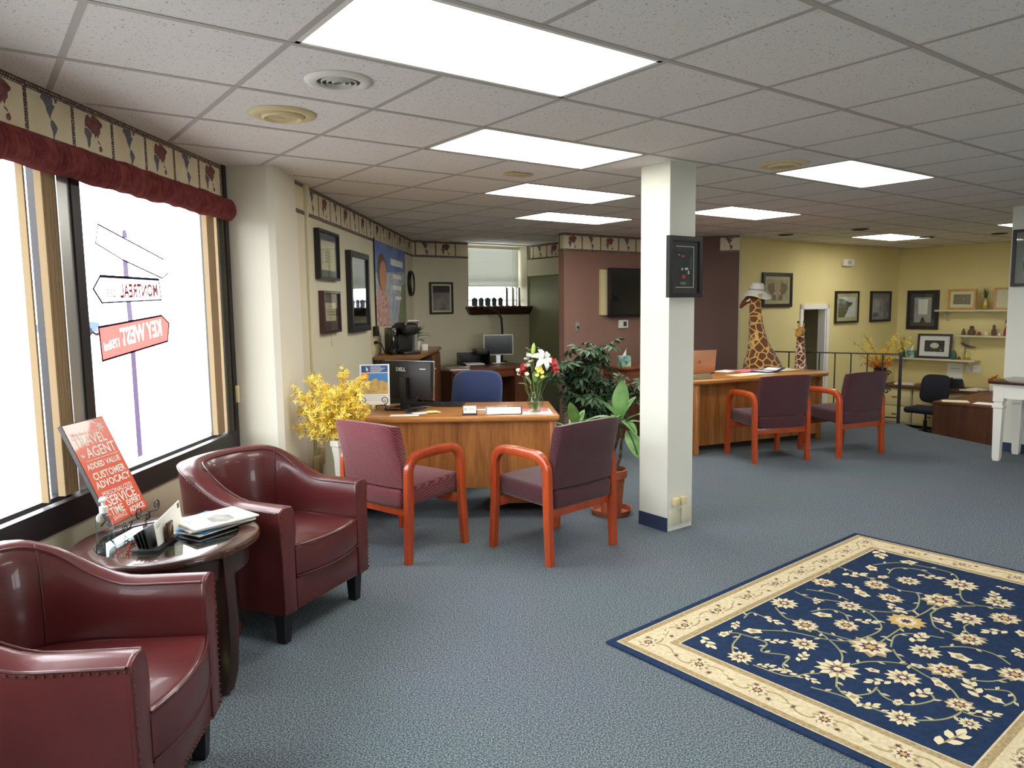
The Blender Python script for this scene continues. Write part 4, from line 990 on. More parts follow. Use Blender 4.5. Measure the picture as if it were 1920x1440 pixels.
frame('black framed certificate with blue mat, upper of two on the left wall', lw(5.93, 1.936), la, .56, .385, 'near_black', .022, .045, 'slate_mat', .055, certificate([(.5,.3),(.2,.5),(0,.6),(-.2,.6),(-.4,.4),(-.7,.25)]))
frame('dark plaque with a certificate below the blue-matted frame', lw(5.95, 1.49), la, .48, .335, 'walnut_v', .02, .045, 'plum_mat', .075, certificate([(.6,.5),(.3,.2),(0,.7),(-.3,.7),(-.7,.3)]))
def dark_photo(t, a, b, y):
    pm('dark_glass', (26, 28, 30), .08, coat=.8)
    MB().flat(R4(a, b), y).build('print', 'dark_glass', t, smooth=0)
frame('tall black frame with dark glossy print on the left wall', lw(6.90, 1.665), la, .71, .73, 'near_black', .05, .05, 'darkgrey', .055, dark_photo)
# vinyl poster
t = thing('poster', 'large colourful poster with a face and pale captions on the left wall', 'poster', lw(8.54, 1.78, .006), la)
pm('poster_sky', (58, 84, 168), .5, var=(3, (110, 140, 190))); pm('poster_sea', (130, 150, 170), .5, var=(9, (190, 198, 200))); pm('skin', (196, 138, 104), .6); pm('poster_shirt', (216, 196, 176), .6, var=(22, (170, 90, 90))); pm('poster_hair', (110, 84, 60), .7); pm('poster_green', (110, 130, 84), .6, var=(20, (150, 150, 110)))
MB().bx(-.87, .87, -.004, -.001, -.46, .44).build('sheet', 'poster_sea', t, smooth=0)
MB().flat([(-.87,.10),(.87,.18),(.87,.44),(-.87,.44)], -.0045).build('sky_area', 'poster_sky', t, smooth=0)
MB().flat([(.30,-.46),(.87,-.46),(.87,.05),(.60,.0)], -.0046).build('foliage_area', 'poster_green', t, smooth=0)
MB().flat([(-.87,-.46),(-.15,-.46),(-.20,-.15),(-.40,-.02),(-.62,-.02),(-.87,-.12)], -.0048).build('shirt_area', 'poster_shirt', t, smooth=0)
MB().flat([(-.52+.24*math.cos(a), .12+.20*math.sin(a)) for a in [k*PI/10 for k in range(20)]], -.0050).build('hair_area', 'poster_hair', t, smooth=0)
MB().flat([(-.46+.19*math.cos(a), .08+.17*math.sin(a)) for a in [k*PI/10 for k in range(20)]], -.0052).build('face_area', 'skin', t, smooth=0)
for z, s, x in ((.26, .17, .33), (.10, .12, .33), (-.03, .12, .30), (-.15, .09, .36)): MB().bx(x-s*2.2, x+s*2.2, -.0053, -.0048, z-s*.22, z+s*.22).build('poster_caption', 'paper', t, smooth=0)
MB().bx(-.88, -.87, -.01, 0, -.46, .46).build('edge_batten', 'black', t, smooth=0)
# wall clock
t = thing('clock', 'round clock on the left wall near the corner', 'clock', lw(9.76, 1.83), la)
MB().lathe([(.13, 0), (.165, .0), (.168, .02), (.160, .045), (.142, .05), (.138, .035), (.13, .034)], 32, caps=False, T=TR(rx=PI/2)).build('rim', 'near_black', t)
MB().lathe([(0, .030), (.14, .030), (.14, .026), (0, .026)], 32, caps=False, T=TR(rx=PI/2)).build('face', 'parchment', t)
MB().bx(-.004, .004, -.034, -.031, 0, .08).build('hour_hand', 'black', t, smooth=0); MB().bx(-.003, .003, -.036, -.033, -.10, .0).build('minute_hand', 'black', t, smooth=0)
# conduit and boxes
t = thing('conduit', 'cream surface conduit running down the left wall to an outlet box', 'conduit', lw(5.46, 0), la)
MB().rbox(-.012, .012, -.022, 0, .40, 2.19, .004).build('raceway', 'cream', t)
MB().loft([[(-.012,-.022,2.19),(.012,-.022,2.19),(.012,0,2.19),(-.012,0,2.19)],[(-.03,-.03,2.24),(.03,-.03,2.24),(.03,0,2.24),(-.03,0,2.24)],[(-.03,-.03,2.41),(.03,-.03,2.41),(.03,0,2.41),(-.03,0,2.41)]]).build('ceiling_boot', 'cream', t)
MB().rbox(-.05, .05, -.045, 0, .27, .41, .006).build('outlet_box', 'ivory', t)
MB().rbox(.10, .15, -.035, 0, .32, .46, .006).build('junction_box', 'ivory', t)
t = thing('power_outlet', 'ivory outlet with black plug adapters beside the coffee maker', 'outlet', lw(7.56, 1.20), la)
MB().rbox(-.10, .30, -.012, 0, -.15, .12, .004).build('plate', 'ivory', t); MB().rbox(-.09, .0, -.06, -.012, .03, .13, .006).build('adapter', 'black', t); MB().rbox(-.06, .02, -.04, -.012, -.05, -.02, .005).build('plug', 'black', t)
MB().tube([(-.02, -.04, -.035), (.05, -.07, -.06), (.10, -.08, -.12), (.12, -.09, -.155)], .006, 6).build('cord', 'black', t)
o = tag(MB().rbox(-.03, .03, -.006, 0, -.055, .055, .002).build('blank_plate', 'cream', None, lw(6.05, 1.27), la), 'cream blank cover plate below the dark plaque on the left wall', 'cover plate')

# ================================================================ counter with fridge along the left wall
# local axes: x along the wall away from the camera, y towards the wall
CW = lw(7.46, 0); 
cr = la
t = thing('counter', 'wood-topped counter standing along the left wall with a corner cabinet', 'counter', (CW[0]+.005, CW[1], 0), cr)
MB().rbox(0, 1.72, -.475, -.012, .985, 1.03, .008).build('worktop', 'counter', t)
cb = MB().bx(1.02, 1.70, -.45, -.02, .05, .985).build('cabinet', 'redwood', t, smooth=0)
dr = MB().rbox(1.06, 1.66, -.468, -.45, .08, .96, .006).build('door', 'brown_v', t); MB().ball((1.12, -.478, .80), .014, 8, 6).build('knob', 'brass', dr)
MB().bx(.0, .02, -.45, -.02, 0, .985).build('end_panel', 'black', t, smooth=0)
f = thing('mini_fridge', 'black mini fridge tucked under the wood counter', 'fridge', (CW[0]+.005, CW[1], 0), cr)
MB().rbox(.06, .96, -.44, -.03, .02, .955, .01).build('body', 'black', f)
fd = MB().rbox(.07, .95, -.475, -.445, .04, .80, .008).build('door', 'blackgloss', f); MB().rbox(.10, .14, -.49, -.475, .35, .72, .005).build('handle', 'black', fd)
MB().rbox(.07, .95, -.470, -.445, .815, .95, .006).build('top_panel', 'black', f); MB().ball((.52, -.474, .90), .010, 8, 5).build('lamp_dot', 'silver', f)
# coffee maker
def on_counter(d, off): 
    c, s = math.cos(cr), math.sin(cr); return (CW[0]+.005+c*d-s*off, CW[1]+s*d+c*off, 1.031)
t = thing('coffee_maker', 'black single-cup coffee maker on the wood counter', 'coffee maker', on_counter(.30, -.29), cr-.9)
MB().rbox(-.10, .10, -.14, .14, 0, .03, .008).build('base', 'black', t)
MB().rbox(-.10, .09, .0, .14, .03, .30, .02).build('body', 'black', t)
MB().rbox(-.19, -.105, -.06, .13, .0, .28, .02).build('water_tank', 'blackgloss', t)
MB().rbox(-.09, .09, -.14, .12, .20, .33, .04, 3).build('brew_head', 'black', t)
MB().tube([(-.07, -.13, .31), (-.06, -.17, .35), (.06, -.17, .35), (.07, -.13, .31)], .010, 6).build('handle', 'silver', t)
t = thing('crystal_tumbler', 'cut crystal vase beside the coffee maker', 'vase', on_counter(.62, -.30), 0)
r = []
for z, h in ((0, .055), (.015, .06), (.06, .062), (.12, .064), (.18, .068), (.20, .07)): r.append([(h*(1+.10*((k % 2)*2-1))*math.cos(2*PI*k/20), h*(1+.10*((k % 2)*2-1))*math.sin(2*PI*k/20), z) for k in range(20)])
MB().loft(r, caps=False).build('cut_glass', 'clear_glass', t, smooth=0)
MB().loft([[(p[0]*.82, p[1]*.82, p[2]*.95+.012) for p in q] for q in r], caps=False).build('inner_glass', 'silver', t, smooth=0)
t = thing('potted_plant', 'small dark leafy houseplant in a pale pot on the wood counter', 'plant', on_counter(.98, -.28), 0)
MB().lathe([(.045, 0), (.06, .09), (.063, .10), (.055, .10)], 16).build('pot', 'ceramic', t)
MB().lathe([(0, .085), (.053, .085)], 14, caps=False).build('soil', 'soil', t)
for k in range(22):
    leaf(rnd.uniform(.12, .20), rnd.uniform(.018, .030), 'leaf_dark' if k % 5 else 'leaf_mid', 'leaf', t, (rnd.uniform(-.02, .02), rnd.uniform(-.02, .02), .09+.004*k), (0, -rnd.uniform(.1, 1.3), k*2.4), droop=.55)
tag(MB().rbox(-.03, .03, -.02, .02, 0, .045, .003).build('tea_box', 'petal_red', None, on_counter(1.14, -.36), .4), 'small red box in front of the houseplant on the counter', 'box')
tag(MB().rbox(-.035, .035, -.025, .025, 0, .07, .003).build('sugar_box', 'paper', None, on_counter(.86, -.40), .2), 'small white carton beside the crystal vase on the counter', 'box')

# ================================================================ long desk along the back wall
BD = (-.665, 9.15); DW = 1.55
t = thing('long_desk', 'dark wood desk with drawers along the back wall', 'desk', (BD[0]-.25*UX, BD[1]-.25*UY, 0), ANG)
MB().rbox(.16, DW, 0, .90, .685, .72, .006).build('top', 'redwood', t)
for x0, x1 in ((.20, .62), (.66, 1.12)):
    dr = MB().rbox(x0, x1, .012, .03, .60, .68, .004).build('drawer', 'redwood', t); MB().rbox((x0+x1)/2-.06, (x0+x1)/2+.06, .004, .012, .635, .645, .002).build('pull', 'brass', dr)
MB().bx(.18, DW-.03, .03, .05, .59, .685).build('apron', 'redwood', t, smooth=0)
MB().bx(1.15, DW-.02, .03, .9, .0, .685).build('pedestal', 'brown_v', t, smooth=0); MB().bx(.17, .20, .03, .87, 0, .685).build('end_panel', 'brown_v', t, smooth=0); MB().bx(.2, 1.15, .84, .86, .1, .685).build('back_panel', 'brown_v', t, smooth=0)
def on_back(x, y, z=.721): 
    X, Y = BD[0]-.25*UX, BD[1]-.25*UY; return (X+UX*x-UY*y, Y+UY*x+UX*y, z)
t = thing('paper_tray', 'black stepped paper tray on the back desk', 'tray', on_back(.86, .58), ANG-.35)
MB().rbox(-.20, .20, -.15, .15, 0, .012, .003).build('floor_plate', 'black', t); MB().rbox(-.20, -.19, -.15, .15, .01, .14, .002).build('side', 'black', t); MB().rbox(.19, .20, -.15, .15, .01, .20, .002).build('side', 'black', t); MB().rbox(-.2, .2, .14, .15, .01, .17, .002).build('back', 'black', t); MB().rbox(.02, .19, -.10, .14, .15, .22, .004).build('upper_tray', 'black', t)
MB().bx(-.13, .12, -.14, .11, .014, .03).build('paper_stack', 'paper', t, smooth=0)
t = thing('slim_monitor', 'white-bezelled flat monitor on the back desk', 'monitor', on_back(1.31, .62), .25)
MB().rbox(-.10, .10, -.07, .07, 0, .01, .003).build('base', 'silver', t); MB().bx(-.03, .03, .01, .03, .01, .15).build('stand', 'silver', t, smooth=0)
h = MB().rbox(-.215, .215, -.01, .02, .115, .405, .005).build('bezel', 'white', t); MB().bx(-.200, .200, -.0115, -.0095, .130, .390).build('screen', 'blackgloss', h, smooth=0)
for lb, x, y, r in (('stack of magazines near the left end of the back desk', .50, .40, .3), ('loose magazine at the far left end of the back desk', .32, .14, -.2)):
    t = thing('magazine', lb, 'magazine', on_back(x, y), ANG+r, 'magazines on the back desk')
    MB().bx(-.13, .13, -.09, .09, 0, .014).build('pages', 'paper', t, smooth=0); MB().bx(-.13, .13, -.09, .09, .014, .018).build('cover', 'photo_grey', t, smooth=0)
t = thing('desk_lamp', 'black gooseneck arm rising beside the white-bezelled monitor', 'lamp', on_back(1.50, .80), 0)
MB().lathe([(.07, 0), (.07, .015), (.02, .025)], 18).build('base', 'black', t)
MB().tube([(0, 0, .02), (.01, 0, .45), (0, 0, .62), (-.05, 0, .72), (-.16, .0, .76), (-.26, .02, .775)], .016, 8).build('gooseneck', 'black', t)
# framed print and ornaments at the back
def bwp(x, z, off=0): return (L1[0]+UX*x+UY*off, L1[1]+UY*x-UX*off, z)
def grey_photo(t, a, b, y):
    pm('grey_print', (118, 112, 104), .4, var=(7, (164, 156, 146))); MB().flat(R4(a, b), y).build('print', 'grey_print', t, smooth=0); MB().flat([(-a,b*.45),(a,b*.45),(a,b),(-a,b)], y-.0005).build('sky_area', 'darkgrey', t, smooth=0)
frame('black framed grey landscape print on the back wall', bwp(.435, 1.64), ANG, .375, .44, 'near_black', .025, .03, 'parchment', .025, grey_photo)
orn = [('clear acrylic award', .92+.055*i, 1.516) for i in range(8)]
pm('etched', (80, 90, 90), .2, coat=.5)
al = ['leftmost etched dark award on the back window sill', 'second etched dark award on the back window sill', 'third etched dark award on the back window sill', 'fourth etched dark award on the back window sill', 'widest etched dark award, fifth on the back window sill', 'tall slim clear award sixth on the back window sill', 'tall slim clear award seventh on the back window sill', 'rightmost tall clear award on the back window sill']
for i, lb in enumerate(al):
    tall = i > 4; x = 1.02+.115*i
    t = thing('award', lb, 'award', bwp(x, 1.515, -.03), ANG+rnd.uniform(-.2, .2), 'awards on the back window sill')
    MB().rbox(-.035, .035, -.015, .015, 0, .012, .003).build('foot', 'silver', t)
    if tall: MB().prism([(-.025, .012), (.025, .012), (.018, .27), (-.018, .29)], -.008, .008, T=Matrix.Rotation(PI/2, 4, 'X')).build('plaque', 'silver' if i % 2 else 'ceramic', t, smooth=0)
    else: MB().prism([(-.042, .012), (.042, .012), (.045, .11), (.0, .135), (-.045, .11)], -.008, .008, T=Matrix.Rotation(PI/2, 4, 'X')).build('plaque', 'etched', t, smooth=0)

# ================================================================ mauve wall
def mvp(x, z, off=0): return (MA[0]+UX*x+UY*off, MA[1]+UY*x-UX*off, z)
t = thing('television', 'black flat television on the mauve wall half hidden by the white pillar', 'television', mvp(1.10, 1.675), ANG)
MB().rbox(-.40, .40, -.10, -.05, -.32, .32, .012).build('housing', 'black', t); MB().bx(-.375, .375, -.1015, -.099, -.285, .30).build('screen', 'blackgloss', t, smooth=0)
MB().bx(-.20, .20, -.05, 0, -.15, .15).build('wall_bracket', 'black', t, smooth=0)
tag(MB().bx(.60, .78, -.03, -.001, 1.385, 1.975).build('backing_board', 'ivory', None, (MA[0], MA[1], 0), ANG, smooth=0), 'cream board behind the left edge of the television', 'board')
t = thing('thermostat', 'white thermostat with grey display under the television', 'thermostat', mvp(1.03, 1.26), ANG)
MB().rbox(-.085, .085, -.03, 0, -.055, .055, .006).build('case', 'white', t); MB().bx(-.01, .05, -.0312, -.03, -.03, .03).build('display', 'darkgrey', t, smooth=0)
t = thing('dimmer_switch', 'grey wall plate with a dark dimmer knob on the mauve wall', 'switch', mvp(.22, 1.24), ANG)
MB().rbox(-.035, .035, -.008, 0, -.06, .06, .002).build('plate', 'silver', t); MB().lathe([(.014, 0), (.012, .02)], 12, T=TR(0, -.006, .0, rx=PI/2)).build('knob', 'black', t)

# ================================================================ plants between desk and pillar
def schefflera(label, loc):
    t = thing('schefflera', label, 'plant', loc, 0)
    MB().lathe([(.11, 0), (.15, .26), (.16, .30), (.145, .30)], 20).build('pot', 'pot_brown', t); MB().lathe([(0, .285), (.143, .285)], 18, caps=False).build('soil', 'soil', t)
    w = MB()
    for k in range(8):
        a = 2*PI*k/8; T = Matrix.Rotation(a, 4, 'Z') @ Matrix.Rotation(.35, 4, 'Y')
        w.add([(.01, 0, 0), (.045, -.016, .006), (.085, 0, -.008), (.045, .016, .006)], [(0, 1, 2), (0, 2, 3)], T)
    me = w.mesh('leaf_whorl', 'leaf_dark', 80)
    tips = []
    for k in range(15):
        a = k*2.4; R = .10+.30*((k*.618) % 1); z = .55+.60*((k*.382+.15) % 1)
        tips.append((R*math.cos(a)*1.2+.06, R*math.sin(a)*.55, z))
    for p in tips:
        P0 = Vector((p[0]*.1, p[1]*.1, .28)); P1 = Vector(p); mid = P0.lerp(P1, .5)+Vector((0, 0, .12))
        pts = [P0.lerp(mid, s).lerp(mid.lerp(P1, s), s) for s in [i/6 for i in range(7)]]
        MB().tube(pts, .006, 5).build('stem', 'twig', t)
        for i in range(16):
            q = pts[min(6, 2+i//3)]+Vector((rnd.gauss(0, .085), rnd.gauss(0, .07), rnd.gauss(.0, .075)))
            c = put('leaf_whorl', me, t, q, (rnd.uniform(-.5, 1.0), rnd.uniform(-.5, .5), rnd.uniform(0, 6))); s = rnd.uniform(1.1, 1.55); c.scale = (s, s, s)
    return t
schefflera('large bushy green umbrella plant in front of the mauve wall', (.78, 7.25, 0))
def dieff(label, loc, pot_fn, leaves, canes):
    t = thing('dieffenbachia', label, 'plant', loc, 0, 'broad-leaved potted plants'); pot_fn(t)
    for pts in canes: MB().tube(pts, [.012]*len(pts), 8).build('cane', 'cane', t)
    for base, rot, L, w, d in leaves:
        leaf(L, w, 'leaf_mid', 'leaf', t, base, rot, droop=d, vein='leaf_vein', seg=9)
    return t
def terra(t):
    MB().lathe([(.075, .035), (.098, .27), (.112, .275), (.116, .33), (.106, .335), (.10, .31)], 26, caps=False).build('pot', 'terracotta', t)
    MB().lathe([(0, .30), (.10, .30)], 20, caps=False).build('soil', 'soil', t)
    MB().lathe([(0, 0), (.13, 0), (.147, .035), (.152, .045), (.143, .043), (.125, .012), (0, .012)], 28, caps=False).build('saucer', 'terracotta', t)
    MB().lathe([(0, .012), (.074, .012), (.076, .036), (0, .036)], 20, caps=False).build('pot_foot', 'terracotta', t)
lv = [((.06, -.03, .70), (0, -1.30, 4.9), .29, .064, .10), ((.05, -.02, .70), (0, -.70, 3.5), .28, .062, .25), ((.07, .01, .70), (0, -.95, .4), .20, .042, .3), ((.05, -.02, .70), (0, -.45, 4.4), .20, .040, .55), ((.06, -.02, .69), (0, .05, 5.2), .20, .042, .6),
      ((.11, -.05, .62), (0, .75, 5.0), .24, .062, .25), ((-.02, -.01, .55), (0, .3, 3.9), .17, .036, .6), ((.05, .03, .66), (0, -.3, 2.3), .20, .042, .5), ((.09, .0, .66), (0, -.25, .0), .16, .036, .5), ((.06, .0, .73), (0, -1.2, 2.6), .18, .036, .1), ((.04, -.03, .69), (0, -.25, 3.0), .24, .052, .55), ((.02, -.03, .66), (0, .15, 4.2), .22, .05, .5), ((.09, -.04, .68), (0, -.55, 5.7), .22, .05, .45), ((-.03, -.02, .53), (0, .1, 3.3), .16, .04, .5)]
dieff('tall dieffenbachia in a terracotta pot beside the white pillar', (.715, 5.24, 0), terra, lv, [[(-.03, 0, .30), (.0, .0, .40), (.045, .01, .55), (.055, 0, .72)], [(.03, -.01, .30), (.06, -.02, .42), (.075, -.01, .56), (.06, .0, .71)], [(.0, .02, .30), (-.04, .0, .42), (-.03, 0, .54)]])
def dark_pot(t):
    MB().lathe([(.09, 0), (.12, .24), (.125, .26), (.11, .26)], 20).build('pot', 'pot_brown', t); MB().lathe([(0, .245), (.11, .245)], 16, caps=False).build('soil', 'soil', t)
lv2 = [((0, 0, .56), (0, -1.15, 4.2), .24, .050, .2), ((.01, 0, .56), (0, -.7, 5.6), .25, .046, .5), ((-.01, 0, .50), (0, -.8, 3.2), .20, .046, .4), ((.01, .01, .50), (0, -.75, .2), .24, .046, .55), ((0, .01, .50), (0, -.85, 1.6), .22, .044, .4), ((0, 0, .47), (0, -.2, 4.8), .19, .044, .6), ((.0, 0, .52), (0, -1.0, .9), .22, .04, .3), ((-.01, 0, .47), (0, -.35, 2.4), .18, .04, .5)]
dieff('short broad-leaved plant tucked beside the left desk corner', (.49, 5.66, 0), dark_pot, lv2, [[(0, 0, .24), (.0, 0, .58)]])
t = thing('side_cabinet', 'low wooden cabinet under the tissue box behind the umbrella plant', 'cabinet', (1.36, 8.52, 0), ANG)
MB().rbox(-.22, .22, -.2, .2, .0, .78, .006).build('body', 'redwood', t); MB().rbox(-.24, .24, -.22, .22, .78, .805, .005).build('top', 'redwood', t)
dd = MB().rbox(-.20, .20, -.215, -.2, .06, .74, .004).build('door', 'brown_v', t); MB().ball((.16, -.225, .45), .012, 8, 5).build('knob', 'brass', dd)
def tissue(label, loc, rot):
    t = thing('tissue_box', label, 'tissue box', loc, rot, 'teal tissue boxes')
    pm_t = M.get('teal_print') or pm('teal_print', (60, 128, 124), .6, var=(12, (190, 206, 178)))
    b = MB().rbox(-.058, .058, -.058, .058, 0, .125, .003).build('carton', 'teal_print', t)
    pa = MB()
    for a in range(5): pa.flat([(0, .02), (.006, .012), (.035, .016), (.008, .004), (-.006, .004)], -.0588, T=TR(0, 0, .05, ry=-a*1.2))
    stuff(pa.build('palm_print', 'leaf_dark', b, smooth=0))
    MB().add([(-.03,0,.122),(.03,.01,.122),(.012,.02,.122),(.025,.0,.20),(-.025,-.01,.135),(.04,.01,.215)], [(0,1,3,4),(1,2,5,3),(0,2,5,3)]).build('tissue', 'paper', t, smooth=0)
tissue('teal palm-tree tissue box beside the umbrella plant', (1.30, 8.45, .806), ANG-.3)

# ================================================================ pillar picture and outlets
def ppt(x, z): return (1.024+UX*x, 4.778+UY*x, z)
def neon(t, a, b, y):
    pm('night_print', (60, 66, 76), .3, var=(9, (40, 44, 52))); MB().flat(R4(a, b), y).build('print', 'night_print', t, smooth=0)
    k = MB()
    for x0, x1, z0, z1 in ((-a*.85, a*.85, b*.93, b*.96), (a*.80, a*.85, -b*.95, b*.95), (-a*.85, a*.85, -b*.96, -b*.93)): MB().bx(x0, x1, y-.0012, y-.0004, z0, z1).build('keyline', 'paper', t, smooth=0)
    pm('neon_pink', (210, 70, 90), .5)
    for x, z, w, h, mt in ((-.2,.5,.30,.10,'neon_pink'),(-.1,-.45,.28,.16,'neon_pink'),(.15,-.08,.32,.10,'paper'),(-.25,-.10,.14,.10,'paper'),(.35,-.25,.14,.16,'paper'),(-.55,.55,.10,.06,'paper'),(-.15,-.75,.5,.12,'grey'),(.55,.2,.06,.6,'grey')):
        MB().bx(a*(x-w/2), a*(x+w/2), y-.0012, y-.0004, b*(z-h/2), b*(z+h/2)).build('street_sign', mt, t, smooth=0)
frame('black framed night street print on the white pillar', ppt(.130, 1.758), ANG, .325, .395, 'near_black', .030, .03, 'darkgrey', .028, neon)
t = thing('outlet_pair', 'pair of cream outlet plates at the foot of the white pillar', 'outlet', ppt(0, 0), ANG)
for x0 in (.02, .135): MB().rbox(x0, x0+.10, -.012, 0, .035, .145, .004).build('plate', 'cream', t)
t = thing('plug_adapter', 'two cream plug adapters above the outlets on the pillar', 'plug', ppt(0, 0), ANG)
for x0 in (.045, .115): MB().rbox(x0, x0+.05, -.035, 0, .17, .225, .006).build('adapter', 'ivory', t)
def p2f(x, z): return (4.92+UY*x, 7.30-UX*x, z)
def ship(t, a, b, y):
    pm('pale_sky', (214, 212, 224), .4); pm('dark_hill', (70, 70, 84), .5); MB().flat(R4(a, b), y).build('print', 'pale_sky', t, smooth=0); MB().flat([(-a,-b),(a,-b),(a,-b*.1),(0,-b*.05),(-a,-b*.15)], y-.0005).build('hill_area', 'dark_hill', t, smooth=0); MB().flat([(-a,-b),(a,-b),(a,-b*.5),(-a,-b*.6)], y-.001).build('field_area', 'poster_green', t, smooth=0)
frame('dark framed landscape on the right-hand pillar at the picture edge', p2f(.19, 1.92), ANG-PI/2, .34, .55, 'near_black', .03, .03, 'grey_mat', .07, ship)

# ================================================================ the right desk
D2 = math.atan2(.4067, .9136); dx, dy = .9136, .4067
t = thing('office_desk', 'oak office desk with laptop, behind the two far guest chairs', 'desk', (1.836, 7.22, 0), D2, 'oak office desks')
bpy.data.objects['office_desk']['group'] = 'oak office desks'
tp = [(-.02, 0), (1.70, 0)]+[(1.70+.16*math.sin(a), .16-.16*math.cos(a)) for a in [PI/2*i/6 for i in range(1, 7)]]+[(1.86, .80), (-.02, .80)]
MB().prism(tp, .715, .76, bevel=.016, seg=3).build('top', 'oak_h', t)
MB().rbox(0, .05, .02, .78, 0, .716, .010).build('end_panel', 'oak_v', t); MB().rbox(1.78, 1.83, .14, .78, 0, .716, .010).build('end_panel', 'oak_v', t)
MB().bx(.05, 1.78, .17, .19, .06, .716).build('modesty_panel', 'oak_v', t, smooth=0)
def o2(x, y, z=.7615): return (1.836+dx*x-dy*y, 7.22+dy*x+dx*y, z)
t = thing('laptop', 'open tan-lidded laptop seen from behind on the right desk', 'laptop', o2(.42, .52), D2-.10)
MB().rbox(-.20, .20, .0, .26, 0, .018, .004).build('keyboard_half', 'darkgrey', t)
pm('rose_metal', (190, 140, 110), .35, metal=.4)
l = MB().rbox(-.20, .20, -.008, 0, .012, .262, .003, T=TR(rx=.12)).build('lid', 'rose_metal', t); MB().tube([(.016*math.cos(a), -.009, .135+.016*math.sin(a)) for a in [k*PI/8 for k in range(16)]], .0015, 4, closed=True, T=TR(rx=.12)).build('lid_emblem', 'darkgrey', l); letters('lid_badge', 'DELL', .009, 'darkgrey', l, (0, -.0255, .134), (.12, 0, 0))
t = thing('name_plate', 'cream name plate at the left end of the right desk', 'name plate', o2(.10, .10), D2, 'name plates')
MB().prism([(-.03, 0), (.03, 0), (.012, .055), (.004, .055)], -.16, .14, T=TR(rz=PI/2) @ Matrix.Rotation(PI/2, 4, 'X')).build('holder', 'gold', t, smooth=0); MB().bx(-.13, .15, -.0015, 0, 0, .046, T=TR(0, -.0285, .006, rx=-.42)).build('plate', 'gold', t, smooth=0)
for lb, mt, x, y, w, h, r, z in (('cream sheet beside the laptop on the right desk', 'parchment', .75, .22, .14, .10, .1, 0), ('long white sheet in the middle of the right desk', 'paper', 1.0, .24, .16, .10, -.1, .0015), ('white sheet behind the dark folder', 'paper', .92, .66, .15, .10, .35, 0), ('pink sheet under the dark folder', 'pink', 1.13, .58, .16, .11, .2, .002), ('cream sheets at the right end of the right desk', 'parchment', 1.52, .46, .20, .13, .15, 0), ('white sheet on top of the cream papers', 'paper', 1.58, .62, .16, .09, -.1, .002)):
    tag(MB().bx(-w, w, -h, h, 0, .0015).build('paper_sheet', mt, None, o2(x, y, .7615+z), D2+r, smooth=0), lb, 'paper', 'papers on the right desk')
t = thing('folder', 'open navy folder with white sheets on the right desk', 'folder', o2(1.22, .34, .766), D2+.25)
MB().prism([(-.16,-.11),(.0,-.11),(.0,.11),(-.16,.11)], 0, .012).build('left_cover', 'navy', t, smooth=0); MB().bx(0, .17, -.11, .11, 0, .010, T=TR(ry=-.18)).build('right_cover', 'navy', t, smooth=0); MB().bx(-.13, -.02, -.09, .09, .012, .0135).build('sheet', 'paper', t, smooth=0); MB().bx(.03, .14, -.08, .08, .010, .0115, T=TR(ry=-.18)).build('sheet', 'paper', t, smooth=0)
swivel('swivel_chair', 'blue swivel chair just showing over the laptop behind the right desk', (2.02, 8.72, 0), 2.9+.35, 'blue_cloth', .24, .48, .52, .97)

# ================================================================ giraffes
def giraffe(name, label, loc, rot, body_mat, s, prof, head_z, headfwd, group='toy giraffes'):
    t = thing(name, label, 'toy giraffe', loc, rot, group)
    rings = []
    for z, cx, rx, ry in prof: rings.append([(cx+rx*math.cos(2*PI*k/20), ry*math.sin(2*PI*k/20), z) for k in range(20)])
    MB().loft(rings).build('body', body_mat, t, smooth=80)
    return t
pf = [(0, .03, .16, .14), (.02, .03, .24, .20), (.15, .03, .29, .25), (.40, .02, .285, .25), (.60, .01, .265, .22), (.75, .0, .235, .19), (.88, -.02, .18, .15), (1.0, -.045, .13, .115), (1.12, -.065, .105, .095), (1.25, -.085, .088, .082), (1.40, -.095, .076, .072), (1.52, -.10, .074, .070), (1.60, -.105, .07, .066), (1.65, -.11, .05, .05)]
t = giraffe('toy_giraffe', 'large plush giraffe wearing a pale sun hat behind the right desk', (3.17, 9.25, 0), -.28, 'giraffe', 1, pf, 1.6, 0)
MB().loft([[(x+ry*.0, ry*math.cos(2*PI*k/14), z+rz*math.sin(2*PI*k/14)) for k in range(14)] for x, z, ry, rz in ((-.03, 1.635, .02, .02), (-.06, 1.635, .062, .058), (-.11, 1.62, .074, .072), (-.17, 1.585, .062, .062), (-.225, 1.535, .048, .050), (-.26, 1.50, .044, .046), (-.285, 1.475, .022, .024))]).build('head', 'giraffe_brown', t, smooth=80)
MB().loft([[(x, ry*math.cos(2*PI*k/10), z+rz*math.sin(2*PI*k/10)) for k in range(10)] for x, z, ry, rz in ((-.13, 1.59, .04, .03), (-.17, 1.565, .066, .03), (-.21, 1.54, .052, .028), (-.23, 1.52, .03, .02))]).build('cheek', 'petal_white', t, smooth=80)
for s_ in (-1, 1):
    MB().ball((-.155, s_*.058, 1.615), .012, 8, 6).build('eye', 'blackgloss', t)
    leaf(.13, .03, 'giraffe_tan', 'ear', t, (-.06, s_*.06, 1.64), (0, .2, s_*1.5), droop=.4)
    lg = MB().tube([(-.12, s_*.13, .30), (-.24, s_*.15, .16), (-.36, s_*.16, .07), (-.47, s_*.16, .06)], [.075, .068, .058, .05], 10).build('front_leg', 'giraffe', t, smooth=80)
    MB().ball((-.49, s_*.16, .055), .055, 10, 6).build('hoof', 'giraffe_brown', lg)
MB().tube([(.28, 0, .3), (.38, 0, .25), (.42, .0, .1)], [.02, .015, .022], 8).build('tail', 'giraffe_brown', t)
